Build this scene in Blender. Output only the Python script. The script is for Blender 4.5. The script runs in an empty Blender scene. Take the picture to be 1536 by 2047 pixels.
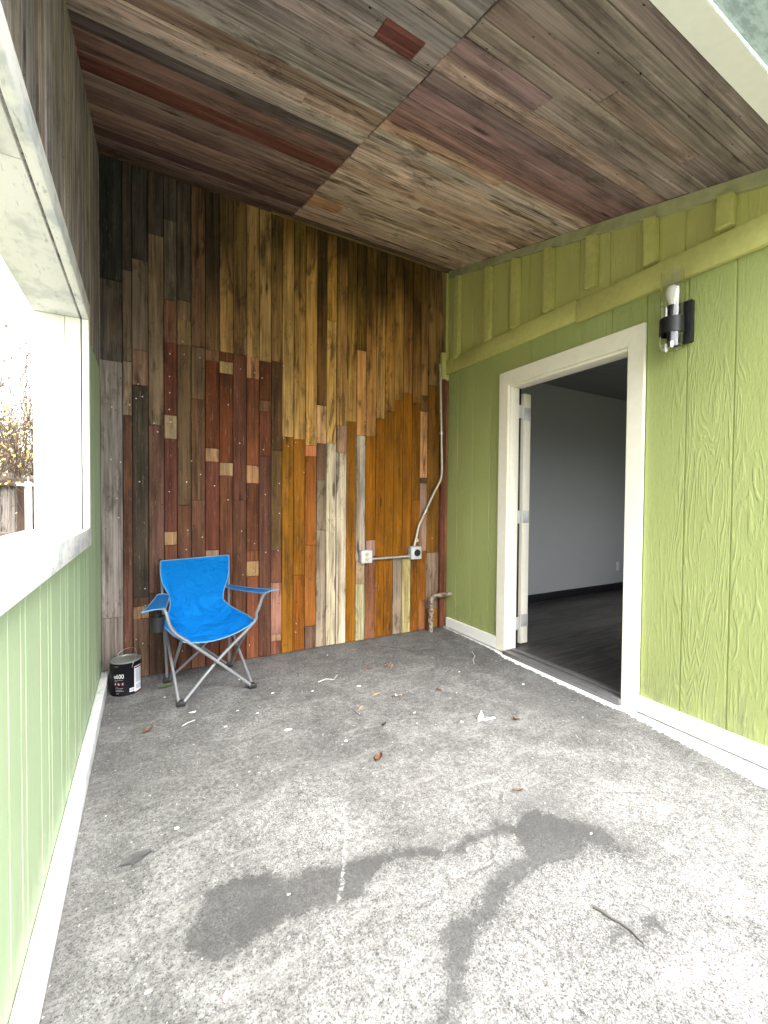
import bpy, bmesh, math, random
import numpy as np
from mathutils import Vector, Matrix

random.seed(7)
S = bpy.context.scene
COL = S.collection
R = math.radians

# ------------------------------------------------------------------ camera numbers (fitted to the photograph)
F_PX, YAW, PITCH, ROLL, CAM_H = 844.75, 0.512175, -0.0212216, 0.0083467, 1.15
CX, CY = 768.0, 1023.5
_r = Vector((math.cos(YAW), -math.sin(YAW), 0)); _f = Vector((math.sin(YAW), math.cos(YAW), 0)); _u = Vector((0, 0, 1))
_f2 = _f*math.cos(PITCH) + _u*math.sin(PITCH); _u2 = _u*math.cos(PITCH) - _f*math.sin(PITCH)
_r3 = _r*math.cos(ROLL) + _u2*math.sin(ROLL); _u3 = _u2*math.cos(ROLL) - _r*math.sin(ROLL)
CAM = Vector((0, 0, CAM_H))
def ray(px, py): return _r3*((px-CX)/F_PX) - _u3*((py-CY)/F_PX) + _f2
def at(px, py, axis, v):
    d = ray(px, py); return CAM + d*((v-CAM[axis])/d[axis])

# room of the porch (metres)
XL, XR, D = -0.25, 2.44, 3.165        # left siding, right siding, back boards
ROOF0, ROOFS = 3.295, 0.27
def roof(y): return ROOF0 - ROOFS*(D-y)
def floor_z(x, y): return -0.035*max(0, min(1.3, (x+.2)/2.6))*max(0, min(1.5, (D-y)/2.4))
def on_floor(px, py):
    p = at(px, py, 2, 0)
    for _ in range(4): p = at(px, py, 2, floor_z(p.x, p.y))
    return p

# ------------------------------------------------------------------ helpers
def lin(c): return tuple((v/12.92 if v <= .04045 else ((v+.055)/1.055)**2.4) for v in (x/255 for x in c))
def tag(o, label=None, cat=None, group=None, kind=None):
    for k, v in (('label', label), ('category', cat), ('group', group), ('kind', kind)):
        if v: o[k] = v
    return o
def empty(name, loc, label, cat, group=None):
    o = bpy.data.objects.new(name, None); COL.objects.link(o); o.location = loc
    o.empty_display_size = .1
    return tag(o, label, cat, group)
def link(name, me, mats, parent=None):
    o = bpy.data.objects.new(name, me); COL.objects.link(o)
    for m in (mats if isinstance(mats, (list, tuple)) else [mats]): me.materials.append(m)
    if parent is not None:
        o.parent = parent; o.matrix_parent_inverse = Matrix.Translation(-chain_loc(parent))
    return o
def chain_loc(o):
    v = Vector(o.location)
    p = o.parent
    return v if p is None else Vector((0, 0, 0)) + (v if o.type == 'EMPTY' else Vector((0,0,0)))
def obj(name, bm, mats, parent=None, smooth=False):
    """Link the bmesh (in world coordinates) as ONE mesh object. Children keep world coordinates."""
    me = bpy.data.meshes.new(name)
    if smooth:
        for f in bm.faces: f.smooth = True
    bm.to_mesh(me); bm.free(); me.set_sharp_from_angle(angle=R(38))
    o = bpy.data.objects.new(name, me); COL.objects.link(o)
    for m in (mats if isinstance(mats, (list, tuple)) else [mats]): me.materials.append(m)
    if parent is not None:
        o.parent = parent
        root = parent
        while root.parent: root = root.parent
        o.location = -root.location if parent is root else (0, 0, 0)
    return o
def box(bm, a, b, mi=0, bev=0.0):
    a = Vector(a); b = Vector(b)
    r = bmesh.ops.create_cube(bm, size=1, matrix=Matrix.Translation((a+b)/2) @ Matrix.Diagonal((abs(b.x-a.x), abs(b.y-a.y), abs(b.z-a.z), 1)))
    fs = {f for v in r['verts'] for f in v.link_faces}
    if bev:
        es = {e for v in r['verts'] for e in v.link_edges}
        rr = bmesh.ops.bevel(bm, geom=list(es), offset=bev, segments=2, affect='EDGES', profile=.5)
        fs = {f for f in fs if f.is_valid} | set(rr['faces'])
    for f in fs: f.material_index = mi
def hexa(bm, pts, mi=0):
    """8 points: bottom loop 4, top loop 4"""
    v = [bm.verts.new(p) for p in pts]
    for q in ((3,2,1,0), (4,5,6,7), (0,1,5,4), (1,2,6,5), (2,3,7,6), (3,0,4,7)):
        f = bm.faces.new([v[i] for i in q]); f.material_index = mi
def tube(bm, pts, r, n=10, mi=0, cap=True, radii=None):
    pts = [Vector(p) for p in pts]; rings = []
    up = Vector((0, 0, 1))
    t0 = (pts[1]-pts[0]).normalized()
    if abs(t0.dot(up)) > .9: up = Vector((1, 0, 0))
    nrm = t0.cross(up).normalized()
    for i, p in enumerate(pts):
        if i == 0: t = pts[1]-p
        elif i == len(pts)-1: t = p-pts[i-1]
        else: t = (pts[i+1]-p).normalized() + (p-pts[i-1]).normalized()
        t.normalize(); nrm = (nrm - t*nrm.dot(t)).normalized(); b = t.cross(nrm)
        rr = radii[i] if radii else r
        rings.append([bm.verts.new(p + (nrm*math.cos(2*math.pi*k/n) + b*math.sin(2*math.pi*k/n))*rr) for k in range(n)])
    for a, b in zip(rings, rings[1:]):
        for k in range(n):
            f = bm.faces.new((a[k], a[(k+1) % n], b[(k+1) % n], b[k])); f.material_index = mi; f.smooth = True
    if cap:
        for ring in (rings[0][::-1], rings[-1]):
            f = bm.faces.new(ring); f.material_index = mi
def smooth_path(pts, k=6):
    """Catmull-Rom through the points"""
    P = [Vector(p) for p in pts]; P = [P[0]*2-P[1]] + P + [P[-1]*2-P[-2]]; out = []
    for i in range(1, len(P)-2):
        for j in range(k):
            t = j/k
            out.append(.5*((2*P[i]) + (P[i+1]-P[i-1])*t + (2*P[i-1]-5*P[i]+4*P[i+1]-P[i+2])*t*t + (3*P[i]-P[i-1]-3*P[i+1]+P[i+2])*t**3))
    return out + [P[-2]]
def lathe(bm, prof, c, n=32, mi=0, smooth=True):
    c = Vector(c); rings = []
    for r, z in prof:
        rings.append([bm.verts.new(c + Vector((r*math.cos(2*math.pi*k/n), r*math.sin(2*math.pi*k/n), z))) for k in range(n)])
    for a, b in zip(rings, rings[1:]):
        for k in range(n):
            f = bm.faces.new((a[k], a[(k+1) % n], b[(k+1) % n], b[k])); f.material_index = mi; f.smooth = smooth
    return rings

# ------------------------------------------------------------------ materials
class NT:
    def __init__(s, name):
        s.m = bpy.data.materials.new(name); s.m.use_nodes = True; s.t = s.m.node_tree
        s.b = s.t.nodes['Principled BSDF']
    def n(s, kind, **kw):
        x = s.t.nodes.new(kind)
        for k, v in kw.items(): setattr(x, k, v)
        return x
    def l(s, a, b): s.t.links.new(a, b)
    def val(s, sock, v):
        if isinstance(v, bpy.types.NodeSocket): s.l(v, sock)
        else: sock.default_value = v
    def math(s, op, a, b=None, c=None, clamp=False):
        x = s.n('ShaderNodeMath', operation=op, use_clamp=clamp); s.val(x.inputs[0], a)
        if b is not None: s.val(x.inputs[1], b)
        if c is not None: s.val(x.inputs[2], c)
        return x.outputs[0]
    def mix(s, f, a, b, mode='MIX'):
        x = s.n('ShaderNodeMix', data_type='RGBA', blend_type=mode, clamp_factor=True)
        s.val(x.inputs[0], f)
        for i, v in ((6, a), (7, b)):
            s.val(x.inputs[i], v if isinstance(v, bpy.types.NodeSocket) else (tuple(v)+(1,) if len(v) == 3 else v))
        return x.outputs[2]
    def ramp(s, v, lo, hi, a=0., b=1.):
        x = s.n('ShaderNodeMapRange', interpolation_type='SMOOTHSTEP'); s.val(x.inputs[0], v)
        for i, q in ((1, lo), (2, hi), (3, a), (4, b)): s.val(x.inputs[i], q)
        return x.outputs[0]
    def coord(s, src='Object', scale=(1, 1, 1), loc=(0, 0, 0), rot=(0, 0, 0)):
        if src == 'UV': o = s.n('ShaderNodeUVMap', uv_map='UVMap').outputs[0]
        else: o = s.n('ShaderNodeTexCoord').outputs[src]
        m = s.n('ShaderNodeMapping'); s.l(o, m.inputs[0]); m.inputs[1].default_value = loc; m.inputs[2].default_value = rot; m.inputs[3].default_value = scale
        return m.outputs[0]
    def noise(s, vec, sc=1., det=4., rough=.55, dist=0.):
        x = s.n('ShaderNodeTexNoise'); s.l(vec, x.inputs['Vector']); x.inputs['Scale'].default_value = sc
        x.inputs['Detail'].default_value = det; x.inputs['Roughness'].default_value = rough; x.inputs['Distortion'].default_value = dist
        return x.outputs['Fac']
    def voro(s, vec, sc=1., feat='F1', rand=1.):
        x = s.n('ShaderNodeTexVoronoi', feature=feat); s.l(vec, x.inputs['Vector']); x.inputs['Scale'].default_value = sc
        x.inputs['Randomness'].default_value = rand
        return x
    def bump(s, h, strength=.5, dist=.01):
        x = s.n('ShaderNodeBump'); x.inputs['Strength'].default_value = strength; x.inputs['Distance'].default_value = dist
        s.l(h, x.inputs['Height']); s.l(x.outputs[0], s.b.inputs['Normal'])
    def base(s, c, rough=.6, metal=0., spec=.4):
        s.val(s.b.inputs['Base Color'], c if isinstance(c, bpy.types.NodeSocket) else tuple(c)+(1,))
        s.val(s.b.inputs['Roughness'], rough); s.b.inputs['Metallic'].default_value = metal
        s.b.inputs['Specular IOR Level'].default_value = spec
        return s.m

def mat_plain(name, c, rough=.6, metal=0., var=.12, sc=40, bump=.1, spec=.4, bd=.002):
    t = NT(name); v = t.coord()
    n = t.noise(v, sc, 5); n2 = t.noise(v, sc*.12, 3)
    f = t.math('ADD', t.math('MULTIPLY', n, .5), t.math('MULTIPLY', n2, .5))
    k = t.ramp(f, .3, .7, 1-var, 1+var)
    cc = t.n('ShaderNodeVectorMath', operation='SCALE'); cc.inputs[0].default_value = c; t.l(k, cc.inputs['Scale'])
    t.base(cc.outputs[0], t.ramp(n2, .3, .7, rough-.08, min(1, rough+.08)), metal, spec)
    if bump: t.bump(n, bump, bd)
    return t.m

def mat_wood(name, k=1.0):
    """reclaimed boards: colour per board in attribute Col, alpha = how much old paint is left"""
    t = NT(name)
    at_ = t.n('ShaderNodeVertexColor', layer_name='Col'); col, alpha = at_.outputs[0], at_.outputs[1]
    fine = t.noise(t.coord('UV', (2.2, 95, 1)), 1, 7, .65, .3)
    mid = t.noise(t.coord('UV', (1.1, 26, 1)), 1, 5, .6, .6)
    big = t.noise(t.coord('UV', (2.3, 7, 1)), 1, 4, .6, .5)
    spot = t.noise(t.coord('UV', (13, 26, 1)), 1, 5, .7)
    wear = t.math('SUBTRACT', 1.0, alpha)
    g = t.math('ADD', t.math('MULTIPLY', fine, .42), t.math('ADD', t.math('MULTIPLY', mid, .38), t.math('MULTIPLY', big, .3)))
    gain_w = t.ramp(g, .38, .70, .34, 1.62)
    gain_p = t.ramp(g, .38, .70, .50, 1.50)
    gain = t.math('ADD', t.math('MULTIPLY', gain_w, wear), t.math('MULTIPLY', gain_p, alpha))
    sc = t.n('ShaderNodeVectorMath', operation='SCALE'); t.l(col, sc.inputs[0]); t.l(t.math('MULTIPLY', gain, k), sc.inputs['Scale'])
    c = sc.outputs[0]
    # brown weather stains along the grain
    st = t.math('MULTIPLY', t.ramp(t.noise(t.coord('UV', (1.6, 11, 1), (3, 7, 0)), 1, 6, .65, .8), .55, .68), t.math('MULTIPLY_ADD', wear, .62, .18))
    c = t.mix(st, c, (.030, .019, .011))
    # warm rust bleeding
    ru = t.math('MULTIPLY', t.ramp(t.noise(t.coord('UV', (2.1, 9, 1), (11, 2, 0)), 1, 5, .6, .6), .60, .72), .35)
    c = t.mix(ru, c, (.17, .075, .022))
    # knots
    # blotches of old dirt and lighter worn streaks
    bl = t.noise(t.coord('UV', (3.2, 9, 1), (7, 3, 0)), 1, 7, .72, .4)
    c = t.mix(t.math('MULTIPLY', t.ramp(bl, .52, .66), t.math('MULTIPLY_ADD', wear, .36, .26)), c, (.022, .014, .009))
    ls = t.noise(t.coord('UV', (1.3, 48, 1), (1, 9, 0)), 1, 5, .65, .4)
    lg = t.n('ShaderNodeVectorMath', operation='SCALE'); t.l(c, lg.inputs[0]); lg.inputs['Scale'].default_value = 1.5
    c = t.mix(t.math('MULTIPLY', t.ramp(ls, .54, .66), .7), c, lg.outputs[0])
    kv = t.voro(t.coord('UV', (2.7, 13, 1), (.3, .2, 0)), 1.)
    ksep = t.n('ShaderNodeSeparateColor'); t.l(kv.outputs['Color'], ksep.inputs[0])
    kr = t.ramp(ksep.outputs[0], .55, 1.0, .0, .26)
    kn = t.math('ADD', kv.outputs['Distance'], t.math('MULTIPLY', t.math('SUBTRACT', spot, .5), .12))
    kf = t.math('MULTIPLY', t.math('MULTIPLY', t.ramp(kn, kr, t.math('MULTIPLY', kr, .4)), t.math('GREATER_THAN', kr, .02)), .75)
    c = t.mix(kf, c, (.026, .015, .009))
    # nail holes
    nv = t.voro(t.coord('UV', (15, 32, 1), (.7, .4, 0)), 1.); nsep = t.n('ShaderNodeSeparateColor'); t.l(nv.outputs['Color'], nsep.inputs[0])
    c = t.mix(t.math('MULTIPLY', t.ramp(nv.outputs['Distance'], .10, .06), t.ramp(nsep.outputs[1], .55, .6)), c, (.012, .010, .009))
    # flaked paint: pale chips on the painted boards
    fl = t.math('MULTIPLY', t.ramp(spot, .69, .74), t.math('MULTIPLY', alpha, t.ramp(big, .42, .62)))
    c = t.mix(t.math('MULTIPLY', fl, .75), c, (.50, .40, .29))
    # scratches and specks that show at board scale
    scr = t.noise(t.coord('UV', (9, 130, 1), (2, 4, 0)), 1, 4, .75, .5)
    c = t.mix(t.math('MULTIPLY', t.ramp(scr, .62, .70), .55), c, (.020, .013, .009))
    c = t.mix(t.math('MULTIPLY', t.ramp(scr, .40, .32), t.math('MULTIPLY_ADD', alpha, .30, .18)), c, (.40, .31, .22))
    pk = t.noise(t.coord('UV', (60, 75, 1), (8, 4, 0)), 1, 3, .7)
    c = t.mix(t.math('MULTIPLY', t.ramp(pk, .66, .72), .6), c, (.018, .012, .009))
    sc2 = t.noise(t.coord('UV', (5, 140, 1), (5, 1, 0)), 1, 4, .7)
    c = t.mix(t.math('MULTIPLY', t.ramp(sc2, .70, .78), t.math('MULTIPLY', wear, .5)), c, (.45, .40, .31))
    t.base(c, t.math('MULTIPLY_ADD', alpha, -.22, .88), 0, .12)
    h = t.math('ADD', t.math('MULTIPLY', fine, .7), t.math('MULTIPLY', mid, .6))
    t.bump(t.math('SUBTRACT', h, t.math('MULTIPLY', kf, .3)), .8, .005)
    return t.m

def mat_siding(name, c, c2, deep=1.0, scale=1.0):
    """embossed cedar-grain panel siding under paint: contour lines of a stretched noise make the cathedral grain"""
    t = NT(name)
    v = t.coord('Object', (1, 7.5*scale, .85*scale), (0, .3, .1))
    low = t.noise(v, 1.0, 2.2, .45, .25)
    ringp = t.math('SINE', t.math('MULTIPLY', low, 150))
    ring = t.ramp(ringp, -.2, .9)
    brk = t.ramp(t.noise(t.coord('Object', (1, 55, 10)), 1, 4, .6), .38, .60)
    mask = t.ramp(t.noise(t.coord('Object', (1, 4.8, .55), (0, 5, 2)), 1, 2), .36, .60)
    fine = t.noise(t.coord('Object', (1, 240, 32)), 1, 5, .7)
    pit = t.noise(t.coord('Object', (1, 95, 40)), 1, 3, .6)
    h = t.math('ADD', t.math('MULTIPLY', t.math('MULTIPLY', ring, brk), t.math('MULTIPLY_ADD', mask, .95, .12)), t.math('ADD', t.math('MULTIPLY', fine, .75), t.math('MULTIPLY', pit, .85)))
    d = t.noise(t.coord('Object', (1, 1.3, .8)), 1, 5, .6)
    c_ = t.mix(t.ramp(d, .35, .7), c, c2)
    c_ = t.mix(t.math('MULTIPLY', t.ramp(ring, .5, .0), t.math('MULTIPLY', mask, .05)), c_, tuple(x*.45 for x in c))
    sp = t.noise(t.coord('Object', (1, 60, 60), (0, 9, 9)), 1, 3)
    c_ = t.mix(t.ramp(sp, .74, .80), c_, tuple(x*.5 for x in c))
    zz = t.n('ShaderNodeSeparateXYZ'); t.l(t.coord(), zz.inputs[0])
    gr = t.math('MULTIPLY', t.ramp(zz.outputs[2], .40, .06), t.ramp(t.noise(t.coord('Object', (1, 16, 7), (0, 3, 1)), 1, 6, .7), .44, .66))
    c_ = t.mix(t.math('MULTIPLY', gr, .35), c_, (.16, .155, .12))
    ds = t.noise(t.coord('Object', (1, 26, 1.6), (0, 8, 4)), 1, 5, .65)
    c_ = t.mix(t.math('MULTIPLY', t.ramp(ds, .58, .74), .16), c_, tuple(x*.55 for x in c))
    t.base(c_, .62, 0, .35)
    t.bump(h, .62*deep, .0032)
    return t.m

M = {}
M['wood'] = mat_wood('reclaimed_boards', 1.0)
GREEN = (.335, .385, .138); GREEN2 = (.365, .415, .158)
M['green'] = mat_siding('green_siding_paint', GREEN, GREEN2)
M['green_up'] = mat_siding('upper_siding_warm_lit', (.47, .465, .16), (.51, .50, .19), .8)  # wall green made yellower and lighter, carrying the warm light up there
M['green_left'] = mat_siding('sage_siding_paint', (.31, .41, .245), (.345, .44, .27), .35, 1.6)
M['green_trim'] = mat_plain('green_trim_paint', (.49, .48, .165), .6, var=.12, sc=30, bump=.35, bd=.004)
M['white'] = mat_plain('white_trim_paint', (.87, .865, .83), .5, var=.035, sc=25, bump=.12)
M['cream'] = mat_plain('cream_trim_paint', (.87, .83, .70), .5, var=.04, sc=25, bump=.12)
M['sillwhite'] = None
M['dark'] = mat_plain('dark_backing', (.012, .010, .009), .9, bump=0)
M['black_metal'] = mat_plain('black_metal', (.011, .011, .013), .38, var=.1, sc=60, bump=.05)
M['galv'] = mat_plain('galvanised_metal', (.46, .46, .45), .42, .85, var=.2, sc=30, bump=.1)
M['hinge'] = mat_plain('satin_hinge', (.62, .62, .60), .4, .35, var=.1, bump=.05)
M['boxgrey'] = mat_plain('grey_cast_box', (.42, .45, .46), .5, .25, var=.2, sc=50, bump=.2)
M['tube'] = mat_plain('grey_powder_tube', (.19, .20, .21), .42, .35, var=.1, sc=60, bump=.05)
M['plastic'] = mat_plain('black_plastic', (.015, .015, .016), .45, var=.15, sc=60, bump=.1)
M['chrome'] = mat_plain('polished_steel', (.72, .72, .72), .12, 1., var=.03, bump=0)
M['drywall'] = mat_plain('grey_drywall', (.40, .415, .42), .85, var=.03, sc=60, bump=.08)
M['roomceil'] = None
M['rust'] = None

def mat_rustpipe():
    t = NT('rusty_pipe'); v = t.coord()
    n = t.noise(v, 26, 6, .65)
    c = t.mix(t.ramp(n, .42, .6), (.30, .27, .23), (.12, .06, .035))
    c = t.mix(t.ramp(t.noise(v, 60, 4), .62, .70), c, (.45, .42, .36))
    t.base(c, .75, .15); t.bump(n, .5, .004); return t.m
M['rust'] = mat_rustpipe()
def mat_oldwhite(name, c, dirt, amt=.5, grainaxis=(6, 1.2, 6)):
    """worn painted timber: bluish weathered patches and grain"""
    t = NT(name)
    g = t.noise(t.coord('Object', tuple(a*14 for a in grainaxis)), 1, 6, .65)
    n = t.noise(t.coord('Object', (9, 6, 12)), 1, 6, .65)
    cc = t.mix(t.math('MULTIPLY', t.ramp(n, .44, .62), amt), c, dirt)
    cc = t.mix(t.math('MULTIPLY', t.ramp(g, .58, .70), .55), cc, tuple(x*.45 for x in dirt))
    t.base(cc, .65); t.bump(g, .35, .003); return t.m
M['sill'] = mat_oldwhite('weathered_white_paint', (.78, .79, .78), (.48, .53, .56), .85)
M['header'] = mat_oldwhite('grey_weathered_header', (.76, .77, .76), (.50, .53, .53), .7)

def mat_concrete():
    t = NT('worn_concrete'); O = t.coord('Object')
    A = lambda n: t.n('ShaderNodeAttribute', attribute_name=n).outputs['Fac']
    wet, trail, pale, paint = A('wet'), A('trail'), A('pale'), A('paint')
    e1 = t.noise(O, 26, 5, .65); e2 = t.noise(O, 95, 3, .6)
    edge = t.math('ADD', t.math('MULTIPLY', t.math('SUBTRACT', e1, .5), .095), t.math('MULTIPLY', t.math('SUBTRACT', t.noise(O, 150, 4, .8), .5), .085))
    wm = t.ramp(t.math('ADD', wet, edge), -.009, .010)
    big = t.noise(O, 1.7, 6, .6, .4); mid = t.noise(O, 5.5, 6, .66, .5)
    c = t.mix(t.ramp(mid, .38, .66), (.088, .087, .085), (.142, .141, .138))
    dk = t.ramp(big, .52, .66)
    c = t.mix(t.math('MULTIPLY', dk, .55), c, (.042, .0415, .040))
    # exposed sand: fine light and dark grains, raised where front light is painted in
    s1 = t.noise(O, 330, 3, .75); s2 = t.noise(O, 175, 4, .75)
    expo = t.math('MULTIPLY_ADD', pale, 1.0, t.math('MULTIPLY', t.math('SUBTRACT', mid, .5), 1.2), )
    c = t.mix(t.math('MULTIPLY', t.ramp(s2, .50, .62), t.ramp(expo, 0., 1.0, .10, .9)), c, (.165, .164, .160))
    c = t.mix(t.math('MULTIPLY', t.ramp(s1, .56, .66), t.ramp(expo, 0., 1.0, .16, .95)), c, (.37, .369, .362))
    c = t.mix(t.math('MULTIPLY', t.ramp(s2, .47, .40), .92), c, (.034, .033, .032))
    vg = t.voro(O, 115); c = t.mix(t.math('MULTIPLY', t.ramp(vg.outputs['Distance'], .20, .10), t.math('MULTIPLY', t.ramp(vg.outputs['Color'], .58, .66), t.ramp(expo, .0, .6))), c, (.03, .029, .028))
    # fine gritty contrast over the whole slab, pale scuffs toward the back
    g3 = t.noise(O, 55, 5, .8)
    gsc = t.n('ShaderNodeVectorMath', operation='SCALE'); t.l(c, gsc.inputs[0]); t.l(t.ramp(g3, .34, .66, .66, 1.40), gsc.inputs['Scale']); c = gsc.outputs[0]
    sk = t.noise(t.coord('Object', (4, 15, 1), (2, 6, 0), (0, 0, .22)), 1, 8, .78, .8)
    c = t.mix(t.math('MULTIPLY', t.ramp(sk, .52, .68), .55), c, (.21, .207, .20))
    fk = t.noise(O, 70, 2, .5); c = t.mix(t.math('MULTIPLY', t.ramp(fk, .70, .73), .7), c, (.40, .40, .39))
    # dirt soaked in round the damp patches
    gm = t.math('MULTIPLY', A('grime'), t.ramp(t.math('ADD', mid, t.math('MULTIPLY', t.math('SUBTRACT', e2, .5), .5)), .34, .58))
    c = t.mix(t.math('MULTIPLY', gm, .62), c, (.052, .051, .050))
    cv = t.voro(t.coord('Object', (1.0, 1.0, 1), (.35, .2, 0)), .62, 'DISTANCE_TO_EDGE')
    cw = t.math('ADD', cv.outputs['Distance'], t.math('MULTIPLY', t.math('SUBTRACT', t.noise(O, 7, 5, .7), .5), .05))
    c = t.mix(t.math('MULTIPLY', t.ramp(t.math('ABSOLUTE', cw), .0030, .0008), t.math('MULTIPLY', t.ramp(mid, .45, .6), .55)), c, (.03, .029, .028))
    # wet patch
    c = t.mix(t.math('MULTIPLY', wm, t.ramp(mid, .30, .62, .92, .62)), c, t.mix(t.ramp(s2, .4, .62), (.036, .036, .036), (.052, .052, .052)))
    # white powder trail
    tr = t.math('MULTIPLY', t.ramp(t.math('ADD', trail, t.math('MULTIPLY', t.math('SUBTRACT', e2, .5), .022)), .009, .001), t.ramp(t.noise(O, 75, 4, .8), .44, .58))
    c = t.mix(t.math('MULTIPLY', tr, .6), c, (.36,.36,.35))
    # pale scuffs and stains
    scf = t.noise(t.coord('Object', (3.5, 22, 1), (0, 0, 0), (0, 0, .5)), 1, 7, .75, 1.0)
    c = t.mix(t.math('MULTIPLY', t.ramp(scf, .64, .74), .40), c, (.19,.19,.187))
    sc3 = t.noise(t.coord('Object', (9, 3, 1), (3, 1, 0), (0, 0, -.4)), 1, 7, .75, 1.0)
    c = t.mix(t.math('MULTIPLY', t.ramp(sc3, .64, .74), .5), c, (.028,.0275,.027))
    # paint drips
    dr = t.voro(O, 9.5); dsz = t.n('ShaderNodeSeparateColor'); t.l(dr.outputs['Color'], dsz.inputs[0])
    sz = t.ramp(dsz.outputs[0], .55, 1.0, .0, .085)
    dm = t.ramp(t.math('ADD', dr.outputs['Distance'], t.math('MULTIPLY', t.math('SUBTRACT', e2, .5), .10)), sz, t.math('ADD', sz, .012), 1, 0)
    c = t.mix(t.math('MULTIPLY', dm, t.math('GREATER_THAN', sz, .012)), c, (.72, .72, .70))
    # spilled white paint along the house
    pm = t.ramp(t.math('ADD', paint, t.math('ADD', t.math('MULTIPLY', t.math('SUBTRACT', e1, .5), .07), t.math('MULTIPLY', t.math('SUBTRACT', e2, .5), .07))), -.003, .006)
    c = t.mix(t.math('MULTIPLY', pm, t.ramp(e2, .32, .42, .55, 1)), c, (.78, .78, .76))
    ro = t.math('MULTIPLY_ADD', wm, -.36, .86)
    t.base(c, ro, 0, .35)
    h = t.math('ADD', t.math('MULTIPLY', s2, .6), t.math('ADD', t.math('MULTIPLY', s1, .5), t.math('MULTIPLY', mid, .8)))
    t.bump(t.math('MULTIPLY', h, t.math('MULTIPLY_ADD', wm, -.7, 1.0)), .55, .0035)
    return t.m
M['concrete'] = mat_concrete()

def mat_vinyl():
    t = NT('dark_vinyl_planks'); v = t.coord('Object', (1, 1, 1))
    br = t.n('ShaderNodeTexBrick'); t.l(v, br.inputs['Vector']); br.inputs['Scale'].default_value = 1
    br.inputs['Brick Width'].default_value = 1.2; br.inputs['Row Height'].default_value = .15; br.inputs['Mortar Size'].default_value = .0015
    br.inputs['Color1'].default_value = (.022, .021, .02, 1); br.inputs['Color2'].default_value = (.07, .066, .064, 1); br.inputs['Mortar'].default_value = (.01, .01, .01, 1)
    g = t.noise(t.coord('Object', (3, 40, 1)), 1, 6, .65, .5)
    c = t.mix(t.ramp(g, .45, .66, 0, .75), br.outputs[0], (.12, .113, .108))
    t.base(c, .45, 0, .4); t.bump(g, .1, .002); return t.m
M['vinyl'] = mat_vinyl()
def mat_glass():
    t = NT('clear_glass'); t.base((1, 1, 1), .0); t.b.inputs['Transmission Weight'].default_value = 1; t.b.inputs['IOR'].default_value = 1.5; return t.m
M['glass'] = mat_glass()
M['bulb'] = mat_plain('frosted_bulb', (.86, .84, .76), .35, var=.02, bump=0)
def mat_fabric():
    t = NT('blue_canvas'); v = t.coord('Object')
    w = t.noise(v, 420, 2); big = t.noise(v, 5.5, 4, .55, 1.2); mid = t.noise(t.coord('Object', (7, 10, 21), (0, 0, 0), (0, R(28), 0)), 1, 3, .5, .5)
    crease = t.math('ABSOLUTE', t.math('SUBTRACT', big, .5))
    c = t.mix(t.ramp(big, .3, .7), (.002, .215, .66), (.004, .255, .72))
    c = t.mix(t.ramp(t.noise(v, 22, 4), .60, .78, 0, .25), c, (.02, .26, .66))
    t.base(c, .8, 0, .12)
    h = t.math('ADD', t.math('MULTIPLY', t.ramp(crease, 0, .05), .28), t.math('ADD', t.math('MULTIPLY', mid, .75), t.math('MULTIPLY', w, .05)))
    t.bump(h, .6, .02); return t.m
M['fabric'] = mat_fabric()
M['piping'] = mat_plain('grey_blue_piping', (.10, .22, .36), .7, var=.1, bump=.1)
M['fabric_arm'] = mat_plain('blue_canvas_arm', (.02, .19, .48), .75, var=.12, sc=30, bump=.3)

def vcol_wood(bm): return bm.loops.layers.float_color.new('Col'), bm.loops.layers.uv.new('UVMap')
def plank(bm, lay, org, u, v, n, L, W, T, rgb, alpha, ch=.0024, taper=(0, 0), end_tone=None):
    """board with a chamfered face. org: corner on the backing; u along the grain, v across, n out of the wall.
    taper: extra length of the end at v=0 and v=W (end cut on a slope)"""
    col, uvl = lay; u, v, n = Vector(u), Vector(v), Vector(n); org = Vector(org)
    e0, e1 = L+taper[0], L+taper[1]
    base = [org, org+u*e0, org+u*e1+v*W, org+v*W]
    mid = [p+n*(T-ch) for p in base]
    ins = [(ch, ch), (-ch, ch), (-ch, -ch), (ch, -ch)]
    top = [p+n*T+u*a+v*b for p, (a, b) in zip(base, ins)]
    rng = random.uniform(0, 90), random.uniform(0, 90)
    V = [bm.verts.new(p) for p in base+mid+top]
    for q in ((0,1,5,4), (1,2,6,5), (2,3,7,6), (3,0,4,7), (4,5,9,8), (5,6,10,9), (6,7,11,10), (7,4,8,11), (8,9,10,11)):
        f = bm.faces.new([V[i] for i in q])
        for lp in f.loops:
            d = lp.vert.co-org
            lp[uvl].uv = (d.dot(u)+rng[0], d.dot(v)+d.dot(n)*.3+rng[1])
            lp[col] = (*rgb, alpha)
    if end_tone:      # the far end grades into a second, darker colour: cut the face and colour the end
        s0, s1, rgb2 = end_tone
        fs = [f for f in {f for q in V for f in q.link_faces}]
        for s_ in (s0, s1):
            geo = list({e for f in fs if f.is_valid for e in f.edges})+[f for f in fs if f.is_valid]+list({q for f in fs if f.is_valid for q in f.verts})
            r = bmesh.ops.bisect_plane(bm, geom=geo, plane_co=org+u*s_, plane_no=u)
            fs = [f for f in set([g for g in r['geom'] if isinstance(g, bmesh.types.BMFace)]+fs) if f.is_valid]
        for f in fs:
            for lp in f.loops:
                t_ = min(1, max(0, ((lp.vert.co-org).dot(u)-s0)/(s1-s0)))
                lp[col] = (*[a*(1-t_)+b*t_ for a, b in zip(rgb, rgb2)], alpha)

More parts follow.
